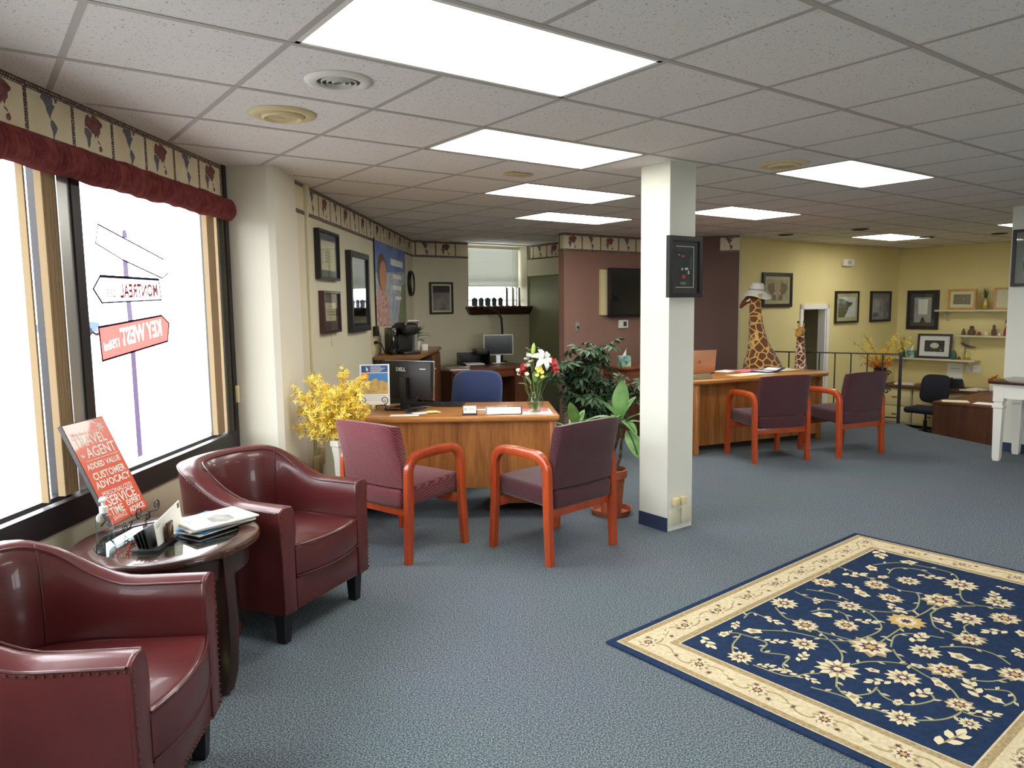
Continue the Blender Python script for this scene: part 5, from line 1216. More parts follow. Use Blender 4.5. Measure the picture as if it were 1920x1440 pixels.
h = thing('sun_hat', 'pale grey sun hat on the large plush giraffe', 'hat', (3.17-.09*math.cos(.28), 9.25+.09*math.sin(.28), 1.645), -.28)
h.rotation_euler = (.05, .10, -.28)
pm('hatcloth', (206, 206, 198), .9)
rr = []
for r_, z in ((.185, -.055), (.18, -.050), (.13, .005), (.092, .03), (.088, .085), (.075, .118), (.04, .128), (.005, .129)): rr.append([(r_*math.cos(2*PI*k/32), r_*math.sin(2*PI*k/32)*.95, z+(.016*math.sin(3*2*PI*k/32+1) if r_ > .15 else 0)) for k in range(32)])
MB().loft(rr, caps=False).build('crown_and_brim', 'hatcloth', h, smooth=80); MB().tube([(.093*math.cos(2*PI*k/24), .089*math.sin(2*PI*k/24), .042) for k in range(24)], .006, 5, closed=True).build('band', 'grey', h)
pf2 = [(0, .02, .07, .06), (.03, .02, .10, .085), (.25, .02, .12, .10), (.45, .02, .115, .095), (.62, .012, .095, .08), (.78, .0, .075, .065), (.92, -.015, .062, .055), (1.05, -.03, .052, .048), (1.12, -.035, .048, .044), (1.15, -.035, .03, .03)]
t = giraffe('toy_giraffe', 'small plush giraffe with horns beside the doorway', (3.72, 9.42, 0), .9, 'giraffe_small', 1, pf2, 1.1, 0)
MB().loft([[(x, ry*math.cos(2*PI*k/12), z+rz*math.sin(2*PI*k/12)) for k in range(12)] for x, z, ry, rz in ((.03, 1.15, .02, .02), (.0, 1.155, .05, .05), (-.05, 1.15, .055, .054), (-.10, 1.13, .042, .042), (-.14, 1.11, .036, .034), (-.155, 1.10, .015, .015))]).build('head', 'giraffe_tan', t, smooth=80)
for s_ in (-1, 1):
    hn = MB().tube([(-.02, s_*.025, 1.19), (-.015, s_*.035, 1.26)], .011, 7).build('horn', 'giraffe_tan', t); MB().ball((-.015, s_*.036, 1.265), .016, 8, 5).build('horn_tip', 'black', hn)
    leaf(.08, .024, 'giraffe_tan', 'ear', t, (-.02, s_*.045, 1.165), (0, -.1, s_*1.5), droop=.2)
    MB().ball((-.09, s_*.038, 1.155), .008, 6, 5).build('eye', 'blackgloss', t)
    MB().tube([(-.05, s_*.05, .2), (-.14, s_*.06, .08), (-.22, s_*.065, .03)], [.035, .03, .028], 8).build('front_leg', 'giraffe_small', t, smooth=80)

# ================================================================ railing round the sunken floor
ra, rb = (3.46, 9.93), (4.82, 9.06); rl = math.hypot(rb[0]-ra[0], rb[1]-ra[1]); rt = ang2(ra, rb)
t = thing('railing', 'black wrought-iron railing along the edge of the sunken floor', 'railing', (ra[0], ra[1], 0), rt)
MB().bx(0, rl+.02, -.02, .02, .855, .870).build('top_rail', 'black', t, smooth=0); MB().bx(0, rl, -.012, .012, .06, .075).build('bottom_rail', 'black', t, smooth=0)
for i in range(7): MB().bx(.10+.19*i-.007, .10+.19*i+.007, -.007, .007, .07, .856).build('baluster', 'black', t, smooth=0)
for x in (0, rl): MB().bx(x-.018, x+.018, -.018, .018, 0, .875).build('post', 'black', t, smooth=0)
xo = rl-.20
MB().bx(xo-.010, xo+.010, -.010, .010, 0, .856).build('ornate_post', 'black', t, smooth=0)
for s_ in (-1, 1):
    for z in (.62, .40):
        MB().tube([(xo+s_*.012+s_*q[0], 0, z+q[2]) for q in spiral(.045, 0, .042, 1.3)], .008, 6).build('scroll', 'black', t)
for z in (.25, .17, .52): MB().ball((xo, 0, z), .028, 8, 6, (1, 1, .8)).build('collar', 'black', t)
# railing-top flowers
def urn(t):
    MB().lathe([(.05, 0), (.055, .01), (.03, .05), (.05, .11), (.085, .19), (.09, .20), (.08, .20)], 18).build('urn', 'walnut_v', t)
def orange_fill(t):
    m = MB()
    for k in range(90):
        T = Matrix.Translation((rnd.gauss(0, .085), rnd.gauss(0, .05), .21+rnd.uniform(0, .09))) @ Matrix.Rotation(rnd.uniform(0, 6.3), 4, 'Z') @ Matrix.Rotation(rnd.uniform(.2, 1.8), 4, 'X')
        for a in range(5): m.add([(0, 0, 0), (.014, -.007, .006), (.030, 0, .004), (.014, .007, .006)], [(0, 1, 2, 3)], T @ Matrix.Rotation(a*2*PI/5, 4, 'Z'))
    stuff(m.build('orange_blossoms', 'petal_orange', t, smooth=0))
sp2 = [(-.34,.02,.30),(-.24,.0,.43),(-.16,.03,.36),(-.12,-.03,.25),(.06,.02,.22),(.14,0,.30),(.22,.02,.40),(.30,0,.33),(.36,.0,.30),(-.28,0,.14),(.26,.03,.20),(.0,0,.16)]
# stand for the urn just behind the railing, on the sunken floor
t = thing('plant_stand', 'dark slim stand carrying the urn of orange and yellow flowers', 'stand', (4.80, 9.52, LOW), 0)
MB().lathe([(.12, 0), (.12, .02), (.02, .04), (.02, 1.02), (.10, 1.04), (.10, 1.06), (.0, 1.06)], 16).build('column', 'black', t)
forsythia('dark urn of yellow and orange flowers rising over the railing', (4.80, 9.52, LOW+1.062), urn, .22, sp2, 36, 1.15, 'yellow forsythia vases', orange_fill)

# ================================================================ yellow walls
def yl(x, z): return (Y0[0]+UX*x, Y0[1]+UY*x, z)
def yr(x, z, off=0): return (YC[0]+UY*x-UX*off, YC[1]-UX*x-UY*off, z)
def tl(X): return (X-Y0[0])/UX
def elephant(t, a, b, y):
    pm('savanna', (178, 170, 140), .5, var=(8, (150, 140, 110))); pm('hide', (104, 80, 60), .6, var=(12, (124, 98, 76))); pm('hide_light', (170, 150, 120), .6)
    MB().flat(R4(a, b), y).build('print', 'savanna', t, smooth=0)
    for s_ in (-1, 1): MB().flat([(s_*a*.10, b*.55), (s_*a*.45, b*.72), (s_*a*.85, b*.55), (s_*a*.92, b*.10), (s_*a*.70, -b*.35), (s_*a*.40, -b*.5), (s_*a*.2, -b*.3)], y-.0006).build('ear_area', 'hide', t, smooth=0)
    MB().flat([(-a*.28,b*.70),(a*.28,b*.70),(a*.30,b*.2),(a*.16,-b*.3),(a*.10,-b*.95),(-a*.10,-b*.95),(-a*.16,-b*.3),(-a*.30,b*.2)], y-.0010).build('trunk_area', 'hide_light', t, smooth=0)
    for s_ in (-1, 1): MB().flat([(s_*a*.18,-b*.25),(s_*a*.26,-b*.2),(s_*a*.34,-b*.55)], y-.0014).build('tusk_area', 'paper', t, smooth=0)
    MB().flat([(-a*.5,-b),(a*.5,-b),(a*.45,-b*.4),(-a*.45,-b*.4)], y-.0004).build('leg_area', 'hide', t, smooth=0)
frame('dark framed elephant print above the large giraffe', yl((tl(3.577)+tl(4.17))/2, 1.70), ANG, .735, .50, 'near_black', .05, .03, 'moss_mat', .05, elephant)
def cliff(t, a, b, y):
    pm('mist', (214, 216, 210), .5); pm('cliffg', (70, 82, 60), .6, var=(12, (96, 100, 74)))
    MB().flat(R4(a, b), y).build('print', 'mist', t, smooth=0); MB().flat([(-a,b*.85),(-a*.5,b*.8),(a*.2,b*.5),(a*.65,b*.45),(a*.5,b*.15),(a*.2,b*.0),(.0,-b*.5),(-a*.3,-b),(-a,-b)], y-.0006).build('cliff_area', 'cliffg', t, smooth=0)
frame('dark framed sea-cliff print right of the doorway', yl((tl(5.137)+tl(5.71))/2, 1.432), ANG, .71, .515, 'near_black', .035, .03, 'moss_mat', .06, cliff)
def ruin(t, a, b, y):
    pm('stone_photo', (172, 166, 160), .3, var=(6, (120, 112, 108))); MB().flat(R4(a, b), y).build('print', 'stone_photo', t, smooth=0); MB().flat([(-a,-b),(-a*.3,-b),(-a*.35,-b*.55),(-a,-b*.6)], y-.0006).build('foreground_area', 'darkgrey', t, smooth=0)
frame('narrow dark framed pale print left of the yellow corner', yl((tl(6.02)+tl(6.565))/2, 1.432), ANG, .68, .515, 'near_black', .035, .03, 'grey', .05, ruin)
t = thing('emergency_light', 'small white emergency light high on the yellow wall', 'emergency light', yl(tl(5.39), 2.14), ANG)
MB().rbox(-.15, .15, -.06, 0, -.055, .055, .01).build('case', 'white', t); 
for i in range(4): MB().bx(-.05+.03*i, -.035+.03*i, -.062, -.058, -.03, .03).build('grille_slot', 'grey', t, smooth=0)
def dancer(t, a, b, y):
    pm('grey_wall', (150, 148, 142), .3, var=(4, (176, 174, 166))); MB().flat(R4(a, b), y).build('print', 'grey_wall', t, smooth=0)
    MB().flat([(-a*.5,-b*.35),(a*.55,-b*.35),(a*.6,b*.85),(-a*.55,b*.85)], y-.0006).build('bright_area', 'paper', t, smooth=0); MB().flat([(-a*.3,-b),(a*.4,-b),(a*.2,-b*.75),(a*.1,-b*.6),(-a*.05,-b*.6),(-a*.15,-b*.78)], y-.001).build('figure_area', 'near_black', t, smooth=0)
def trr(X): return (X-YC[0])/UY
frame('large dark framed photograph right of the yellow corner', yr((trr(6.899)+trr(7.21))/2, 1.362), ANG-PI/2, .52, .665, 'near_black', .06, .03, 'darkgrey', .06, dancer)
# shelves on the right yellow wall
def shelf(label, x0, x1, z, n):
    t = thing('display_shelf', label, 'shelf', yr(x0, z), ANG-PI/2, 'cream wall shelves')
    MB().rbox(0, x1-x0, -.25, -.001, -.028, 0, .004).build('board', 'cream', t)
    for x in (.12, x1-x0-.12):
        MB().add([(x-.01,-.001,-.03),(x+.01,-.001,-.03),(x+.01,-.20,-.03),(x-.01,-.20,-.03),(x-.01,-.001,-.20),(x+.01,-.001,-.20)], [(0,1,2,3),(0,4,5,1),(2,1,5),(3,4,0),(3,2,5,4)]).build('bracket', 'cream', t, smooth=0)
    return t
shelf('upper cream wall shelf with the wood-framed print', .72, 2.30, 1.365, 1)
shelf('middle cream wall shelf holding small souvenirs', 1.05, 2.30, .955, 2)
shelf('long lower cream wall shelf under the dark framed photograph', .03, 1.36, .55, 3)
def bird(t, a, b, y):
    pm('sepia', (112, 100, 84), .4, var=(5, (136, 124, 102))); MB().flat(R4(a, b), y).build('print', 'sepia', t, smooth=0); MB().flat([(-a*.6,-b*.1),(0,.0),(a*.2,b*.25),(a*.5,b*.1),(a*.3,-b*.25),(0,-b*.2)], y-.0006).build('bird_area', 'near_black', t, smooth=0); MB().flat([(.05*a,-b*.05),(a*.25,b*.15),(a*.35,0),(a*.2,-b*.12)], y-.001).build('highlight_area', 'paper', t, smooth=0)
frame('light wood framed print standing on the upper yellow-wall shelf', yr(1.10, 1.367+.165, .15), ANG-PI/2-.1, .44, .33, 'lightframe', .035, .025, 'parchment', .05, bird, lean=-.06)
frame('light wood frame standing on the upper shelf, half hidden by the pillar', yr(1.72, 1.367+.17, .12), ANG-PI/2, .34, .34, 'lightframe', .03, .025, 'parchment', .10, None, lean=-.06)
frame('black frame with white mat and a flower print standing on the long lower shelf', yr(.70, .552+.205, .13), ANG-PI/2+.15, .52, .41, 'near_black', .035, .03, 'paper', .075, lambda t, a, b, y: (MB().flat(R4(a, b), y).build('print', 'near_black', t, smooth=0), MB().flat([(a*.45*math.cos(k*PI/6), b*.5*math.sin(k*PI/6)+b*.1) for k in range(12)], y-.0008).build('blossom_area', 'parchment', t, smooth=0)), lean=-.10)
pm('amber_glass', (170, 140, 50), .2, coat=.5); pm('green_ceramic', (50, 96, 74), .3, coat=.3)
def grass_vase(label, loc, mt, h, r):
    t = thing('grass_vase', label, 'vase', loc, 0, 'vases of upright leaves')
    MB().lathe([(r*.6, 0), (r, h*.25), (r*.95, h*.5), (r*.55, h*.8), (r*.65, h), (r*.5, h)], 16).build('vase', mt, t)
    for k in range(16):
        a = k*2.4; q = rnd.uniform(.02, .07); MB().add([(-.005, 0, h*.7), (.005, 0, h*.7), (q*math.cos(a)+.004, q*math.sin(a), h+rnd.uniform(.14, .22)), (q*math.cos(a)*.5+.008, q*math.sin(a)*.5, h+.08)], [(0, 1, 3), (0, 3, 2)]).build('blade', 'leaf_dark', t, smooth=0)
grass_vase('yellow glass vase of dark spiky leaves on the upper shelf', yr(1.42, 1.366, .10), 'amber_glass', .18, .055)
grass_vase('green ceramic vase of dark spiky leaves at the yellow corner', yr(.16, .551, .12), 'green_ceramic', .18, .055)
tissue('teal tissue box on the long lower shelf', yr(.355, .551, .20), ANG-PI/2)
pm('toy_brown', (96, 70, 54), .6); pm('toy_red', (150, 60, 60), .6)
sou = [('thin brown figurine at the left end of the middle shelf', 1.13, 'toy_brown', .03, .10), ('round brown souvenir pot on the middle shelf', 1.25, 'toy_brown', .055, .15), ('small red trinket on the middle shelf', 1.36, 'toy_red', .035, .055), ('tiny pale figurine on the middle shelf', 1.46, 'parchment', .028, .075), ('dark brown souvenir bottle on the middle shelf', 1.57, 'toy_brown', .038, .17), ('tiny white trinket beside the brown bottle', 1.65, 'paper', .02, .05)]
for lb, x, mt, r, h in sou:
    t = thing('souvenir', lb, 'souvenir', yr(x, .956, .12), 0, 'souvenirs on the middle shelf')
    MB().lathe([(r*.8, 0), (r, h*.2), (r*.9, h*.5), (r*.5, h*.68)], 14).build('body', mt, t); MB().lathe([(r*.45, h*.66), (r*.6, h*.8), (r*.5, h*.95), (r*.2, h)], 12).build('top', mt, t)
t = thing('souvenir_doll', 'red and purple souvenir doll on the middle shelf beside the pillar', 'souvenir', yr(1.78, .956, .12), 0)
MB().lathe([(.075, 0), (.07, .08), (.04, .16)], 14).build('skirt', 'toy_red', t); MB().ball((0, 0, .20), .035, 10, 8).build('head', 'skin', t); pm('purple', (104, 76, 120), .7); MB().lathe([(.06, .20), (.05, .25), (.01, .29)], 12).build('hat', 'purple', t)
low = [('white dish on the long lower shelf at the corner', .10, 'paper', .06, .015), ('small brown dish beside the green vase', .26, 'toy_brown', .05, .015), ('green souvenir cone right of the black frame', 1.02, 'green_ceramic', .045, .15), ('tiny dark figurine on the long lower shelf', 1.10, 'toy_brown', .03, .05)]
for lb, x, mt, r, h in low:
    t = thing('souvenir', lb, 'souvenir', yr(x, .551, .17), 0, 'souvenirs on the lower shelf')
    MB().lathe([(r*.7, 0), (r, h*.3), (r*.8, h*.7)], 14).build('body', mt, t); MB().lathe([(r*.8, h*.7), (r*.3, h)], 12).build('top', mt, t)
t = thing('snow_globe', 'glass globe with a yellow figure at the right end of the lower shelf', 'souvenir', yr(1.20, .551, .14), 0)
MB().lathe([(.06, 0), (.06, .03), (.05, .035)], 16).build('base', 'amber_glass', t); MB().ball((0, 0, .09), .065, 14, 9).build('globe', 'clear_glass', t); MB().lathe([(.015, .035), (.022, .06), (.01, .11)], 8).build('figure', 'petal_yellow', t)
t = thing('bird_ornament', 'carved dark bird on a perch behind the glass globe', 'ornament', yr(1.14, .551, .05), ANG-PI/2)
MB().tube([(0, 0, 0), (0, 0, .20)], .006, 6).build('perch', 'toy_brown', t); MB().loft([[(x, .018*r*math.cos(k*PI/4), .21+z+.022*r*math.sin(k*PI/4)) for k in range(8)] for x, z, r in ((-.07, .06, .2), (-.05, .05, .7), (-.02, .03, 1), (.03, .01, 1), (.08, .0, .7), (.16, -.005, .25))]).build('bird', 'toy_brown', t)
for lb, x, z, w, h in (('larger white notice taped under the lower shelf', .98, .36, .24, .24), ('smaller white notice taped under the lower shelf', 1.26, .40, .22, .12)):
    o = tag(MB().bx(-w/2, w/2, -.002, -.0005, -h/2, h/2).build('paper_notice', 'paper', None, yr(x, z), ANG-PI/2, smooth=0), lb, 'notice', 'notices under the shelf'); MB().bx(-w*.3, w*.3, -.0025, -.002, h*.1, h*.13).build('text_line', 'grey', o, smooth=0)

# ================================================================ sunken office
ct = thing('wall_counter', 'brown counter with cream cabinets under the right yellow wall', 'counter', yr(0, LOW), ANG-PI/2)
ct.name = 'long_counter'
MB().rbox(.02, 3.4, -.62, -.005, .66, .70, .005).build('worktop', 'brown_v', ct)
for i in range(6):
    c = MB().bx(.03+.55*i, .56+.55*i, -.56, -.01, .05, .66).build('cabinet', 'cream', ct, smooth=0)
    for z0, z1 in ((.08, .34), (.36, .64)):
        dr = MB().rbox(.045+.55*i, .545+.55*i, -.578, -.56, z0, z1, .004).build('drawer', 'ivory', ct); MB().rbox(.25+.55*i, .33+.55*i, -.59, -.578, (z0+z1)/2-.006, (z0+z1)/2+.006, .003).build('pull', 'black', dr)
def yrc(x, off): return yr(x, LOW+.701, off)
t = thing('desk_phone', 'black desk phone with a lit blue display on the sunken counter', 'phone', yrc(1.15, .34), ANG-PI/2+.25)
MB().prism([(-.11, 0), (.11, 0), (.11, .05), (-.11, .16)], -.10, .10, T=TR(rz=PI/2) @ Matrix.Rotation(PI/2, 4, 'X')).build('body', 'black', t, smooth=0)
emit('lcd', (90, 150, 190), .6); MB().bx(-.02, .08, -.003, 0, 0, .05, T=TR(0, .01, .125, rx=-.95)).build('display', 'lcd', t, smooth=0)
MB().rbox(-.10, -.05, -.10, .10, .10, .14, .012, T=TR(rx=.4)).build('handset', 'black', t)
for lb, x, off, w, h, r, z, hh in (('loose papers at the left end of the sunken counter', .35, .35, .15, .11, .2, 0, .03), ('white sheets right of the desk phone', 1.47, .30, .14, .10, -.3, 0, .012), ('white paper in front of the desk phone', 1.40, .52, .12, .10, .4, 0, .004)):
    tag(MB().bx(-w, w, -h, h, 0, hh).build('paper_pile', 'paper', None, yrc(x, off), ANG-PI/2+r, smooth=0), lb, 'paper', 'papers on the sunken counter')
t = thing('flower_basket', 'white box of yellow and dark red flowers on the sunken counter', 'flower box', yrc(1.78, .30), ANG-PI/2)
MB().rbox(-.13, .13, -.10, .10, 0, .13, .008).build('box', 'ceramic', t)
for i in range(16):
    petal_flower(7, .045, .012, .3, 'petal_yellow' if i % 3 else 'petal_red', 'blossom', t, (rnd.uniform(-.15, .2), rnd.uniform(-.10, .08), .16+rnd.uniform(0, .06)), (rnd.uniform(-.2, .9), rnd.uniform(-.5, .5), rnd.uniform(0, 6)))
for i in range(8): leaf(.10, .02, 'leaf_dark', 'leaf', t, (rnd.uniform(-.1, .1), 0, .13), (0, -rnd.uniform(.3, 1), i*.9))
d0 = (5.78, 10.0); dl = .95
t = thing('lower_desk', 'brown wooden desk on the sunken floor behind the white table', 'desk', (d0[0], d0[1], LOW), ANG-PI/2)
MB().rbox(0, dl, 0, 1.55, .70, .74, .005).build('top', 'brown_v', t); MB().bx(.01, dl-.01, .0, .025, 0, .70).build('front_panel', 'brown_v', t, smooth=0)
MB().bx(.01, .035, .03, 1.5, 0, .70).build('end_panel', 'brown_v', t, smooth=0); MB().bx(dl-.035, dl-.01, .03, 1.5, 0, .70).build('end_panel', 'brown_v', t, smooth=0)
def dlp(x, y, z=.742): return (d0[0]+UY*x+UX*y, d0[1]-UX*x+UY*y, LOW+z)
for lb, mt, x, y, w, h, r, z in (('cream sheet at the front left of the brown desk', 'parchment', .20, .22, .16, .12, .5, 0), ('white printed sheet at the front right of the brown desk', 'paper', .60, .25, .16, .12, .1, 0), ('cream sheet further back on the brown desk', 'parchment', .55, 1.05, .12, .10, .2, 0)):
    tag(MB().bx(-w, w, -h, h, 0, .002).build('paper_sheet', mt, None, dlp(x, y, .742+z), ANG-PI/2+r, smooth=0), lb, 'paper', 'papers on the brown desk')
t = thing('computer_mouse', 'small white mouse on the brown sunken desk', 'mouse', dlp(.58, .52, .75), .8)
MB().ball((0, 0, .012), .05, 12, 8, (1, .6, .4)).build('shell', 'white', t); MB().tube([(.05, 0, .01), (.10, .0, .004), (.18, .02, .004)], .003, 5).build('cord', 'black', t)
swivel('swivel_chair', 'black fabric swivel chair on the sunken floor by the counter', (6.48, 11.38, LOW), 2.2, 'navy_cloth', .22, .43, .50, .95)
tag(MB().bx(-.14, .14, -.10, .10, 0, .004).build('paper_sheet', 'paper', None, (5.72, 11.10, LOW+.001), .3, smooth=0), 'white sheet lying on the sunken floor beside the black chair', 'paper')

# ================================================================ white console table on the right
t = thing('console_table', 'white tapered-leg table with a dark top at the right edge', 'table', (4.555, 6.86, 0), ANG-PI/2)
TL, TD = 1.25, .53          # x runs towards the camera, y into the room's far side
MB().rbox(-.05, TL+.05, -.05, TD+.02, .735, .762, .006).build('top', 'walnut_h', t)
MB().rbox(-.02, TL+.02, -.02, TD+.02, .715, .735, .006).build('moulding', 'whitegloss', t)
for x0, x1, y0, y1 in ((.05, TL-.05, .0, .02), (.05, TL-.05, TD-.02, TD), (0, .02, .05, TD-.05), (TL-.02, TL, .05, TD-.05)): MB().bx(x0, x1, y0, y1, .60, .716).build('apron', 'whitegloss', t, smooth=0)
for x in (.03, TL-.03):
    for y in (.03, TD-.03):
        MB().loft([[(x+a*h, y+b*h, z) for a, b in ((-1,-1),(1,-1),(1,1),(-1,1))] for h, z in ((.024, 0), (.030, .03), (.038, .50), (.046, .51), (.046, .525), (.036, .535), (.036, .56), (.044, .57), (.044, .716))]).build('leg', 'whitegloss', t, smooth=20)

# ================================================================ ceiling fittings
def diffuser(label, x, y, r, mats, group='round ceiling grilles'):
    t = thing('ceiling_grille', label, 'ceiling vent', (x, y, CE), 0, group)
    MB().lathe([(r*.62, .004), (r*.66, -.008), (r*.80, -.012), (r*.97, -.004), (r, .002)], 36, caps=False).build('flange', mats[0], t)
    if mats[1]:
        MB().lathe([(0, .0005), (r*.66, .0005)], 30, caps=False).build('throat', mats[1], t)
        for q in (.50, .34, .18): MB().lathe([(r*q, 0), (r*q, -.010), (r*q+.0025, -.010), (r*q+.0025, 0)], 30, caps=False).build('ring', mats[0], t)
    else:
        MB().lathe([(0, -.010), (r*.45, -.012), (r*.55, -.022), (r*.62, -.016), (r*.64, -.004)], 30, caps=False).build('cone', mats[0], t)
        for s_ in (-1, 1): MB().lathe([(r*.10, -.0125), (r*.42, -.0145)], 16, caps=False, T=TR(s_*0, 0, 0)).build('louvre', mats[2], t) if s_ > 0 else None
    return t
pm('aged', (222, 206, 160), .5); pm('aged_dark', (206, 188, 140), .5)
diffuser('white round air diffuser with dark rings beside the largest light', -.676, 3.04, .135, ('white', 'black'))
diffuser('yellowed round speaker grille nearest the street window', -1.052, 3.53, .155, ('aged', None, 'aged_dark'))
diffuser('yellowed round speaker grille right of the white pillar', 1.80, 4.93, .16, ('aged', None, 'aged_dark'))
diffuser('small dark round vent in the far ceiling left of the pillar', .07, 8.41, .14, ('white', 'black'))
tag(MB().rbox(-.09, .09, -.05, .05, -.012, .0, .004).build('ceiling_plate', 'aged_dark', None, (.062, 5.15, CE), ANG), 'small tan rectangular plate on the ceiling left of the pillar', 'ceiling plate')
for lb, x, y in (('black recessed downlight nearest the darkened mauve wall', 3.68, 9.95), ('black recessed downlight in front of the emergency light', 4.39, 9.34), ('black recessed downlight beside the far ceiling panel', 5.93, 10.6), ('black recessed downlight nearest the right-hand pillar', 6.70, 10.19)):
    t = thing('downlight', lb, 'downlight', (x, y, CE), 0, 'recessed downlights')
    MB().lathe([(.075, .002), (.078, -.008), (.10, -.006), (.102, .002)], 24, caps=False).build('ring', 'black', t); MB().lathe([(0, .001), (.076, .001)], 20, caps=False).build('throat', 'black', t)

# ================================================================ oriental rug
RA = math.radians(39.6); RC = (1.843, 3.292); RL, RW = 2.375, 1.635
pm('rug_navy', (34, 50, 78), .95, spec=.1, bump=(260, .5), var=(40, (40, 58, 88))); pm('rug_cream', (222, 208, 176), .95, spec=.1, bump=(260, .5), var=(60, (206, 190, 154)))
pm('rug_tan', (178, 160, 122), .95, spec=.1, var=(70, (150, 130, 96))); pm('rug_vine', (150, 150, 112), .95, spec=.1); pm('rug_plum', (86, 62, 78), .95, spec=.1); pm('rug_petal', (218, 206, 172), .95, spec=.1); pm('rug_gold', (196, 166, 104), .95, spec=.1)
t = thing('area_rug', 'navy oriental rug with cream floral border on the grey carpet', 'rug', (RC[0], RC[1], .001), RA)
hx, hy = RL/2, RW/2
MB().rbox(-hx, hx, -hy, hy, 0, .011, .004).build('pile', 'rug_navy', t)
def ring(a, b, mat, z, name):
    m = MB()
    for x0, x1, y0, y1 in ((-hx+a, hx-a, -hy+a, -hy+b), (-hx+a, hx-a, hy-b, hy-a), (-hx+a, -hx+b, -hy+b, hy-b), (hx-b, hx-a, -hy+b, hy-b)): m.bx(x0, x1, y0, y1, .0108, z)
    return m.build(name, mat, t, smooth=0)
ring(.035, .235, 'rug_cream', .0116, 'border_band'); ring(.040, .068, 'rug_tan', .0119, 'guard_stripe'); ring(.200, .228, 'rug_tan', .0119, 'guard_stripe')
def star(n, r0, r1, ph=0): return [((r1 if k % 2 else r0)*math.cos(2*PI*k/(2*n)+ph), (r1 if k % 2 else r0)*math.sin(2*PI*k/(2*n)+ph)) for k in range(2*n)]
def fl_mesh(kind):
    out = []
    if kind == 'rosette': out = [(star(11, .66, 1.0), 'rug_petal', 0), (star(11, .80, .30), 'rug_tan', .0002), (star(9, .42, .26), 'rug_plum', .0004), (star(6, .2, .16), 'rug_petal', .0006)]
    if kind == 'palmette': out = [([(x*1.0, y*.8) for x, y in star(8, .75, 1.05, .2)], 'rug_tan', 0), (star(9, .82, .52), 'rug_petal', .0002), (star(8, .5, .28), 'rug_plum', .0004), (star(6, .28, .16), 'rug_gold', .0006)]
    if kind == 'bud': out = [([(x*1.0, y*.62) for x, y in star(5, .7, 1.0)], 'rug_petal', 0), (star(4, .4, .25), 'rug_tan', .0002)]
    if kind == 'sprig':
        lens = lambda x, y, L, w, r: [(x+math.cos(r)*q*L-math.sin(r)*e*w, y+math.sin(r)*q*L+math.cos(r)*e*w) for q, e in ((0, 0), (.35, .5), (.7, .42), (1, 0), (.7, -.42), (.35, -.5))]
        out = [(lens(-.9, 0, .7, .35, .5), 'rug_petal', 0), (lens(-.5, 0, .7, .36, -.6), 'rug_petal', 0), (lens(-.15, 0, .7, .36, .7), 'rug_petal', 0), (lens(.15, 0, .65, .34, -.5), 'rug_petal', 0), (lens(.3, .03, .75, .36, .15), 'rug_petal', 0), (lens(-.9, -.03, 1.7, .10, .02), 'rug_tan', .0003)]
    if kind == 'medallion': out = [(star(12, .8, 1.05), 'rug_gold', 0), (star(10, .6, .45), 'rug_petal', .0002), (star(8, .35, .2), 'rug_plum', .0004)]
    if kind == 'leafspray': out = [([(0, 0), (.5, .30), (1.2, .05), (.6, -.22)], 'rug_petal', 0), ([(.2, .02), (.6, .10), (1.0, .04), (.6, -.06)], 'rug_tan', .0003)]
    if kind == 'leafbud': out = [([(x*1.0, y*.7) for x, y in star(5, .6, 1.0)], 'rug_tan', 0), (star(4, .5, .3), 'rug_plum', .0002)]
    r = {}
    for poly, mt, z in out:
        cx, cy = (sum(p[i] for p in poly)/len(poly) for i in (0, 1))
        r.setdefault((mt, z), MB()).add([(x, y, z) for x, y in poly]+[(cx, cy, z)], [(k, (k+1) % len(poly), len(poly)) for k in range(len(poly))])
    return [m.mesh(kind, k[0], 0) for k, m in r.items()]
FM = {k: fl_mesh(k) for k in ('rosette', 'palmette', 'bud', 'sprig', 'medallion', 'leafbud', 'leafspray')}
def flower(kind, x, y, r, rot=0, z=.0121):
    p = None
    for i, me in enumerate(FM[kind]):
        o = put(kind if i == 0 else kind+'_heart', me, p or t, (x, y, z) if i == 0 else (0, 0, 0), rot if i == 0 else 0)
        if i == 0: o.scale = (r, r, 1); p = o
def to_rug(fx, fy):           # floor metres -> rug axes
    a, b = fx-RC[0], fy-RC[1]; return (a*math.cos(RA)+b*math.sin(RA), -a*math.sin(RA)+b*math.cos(RA))
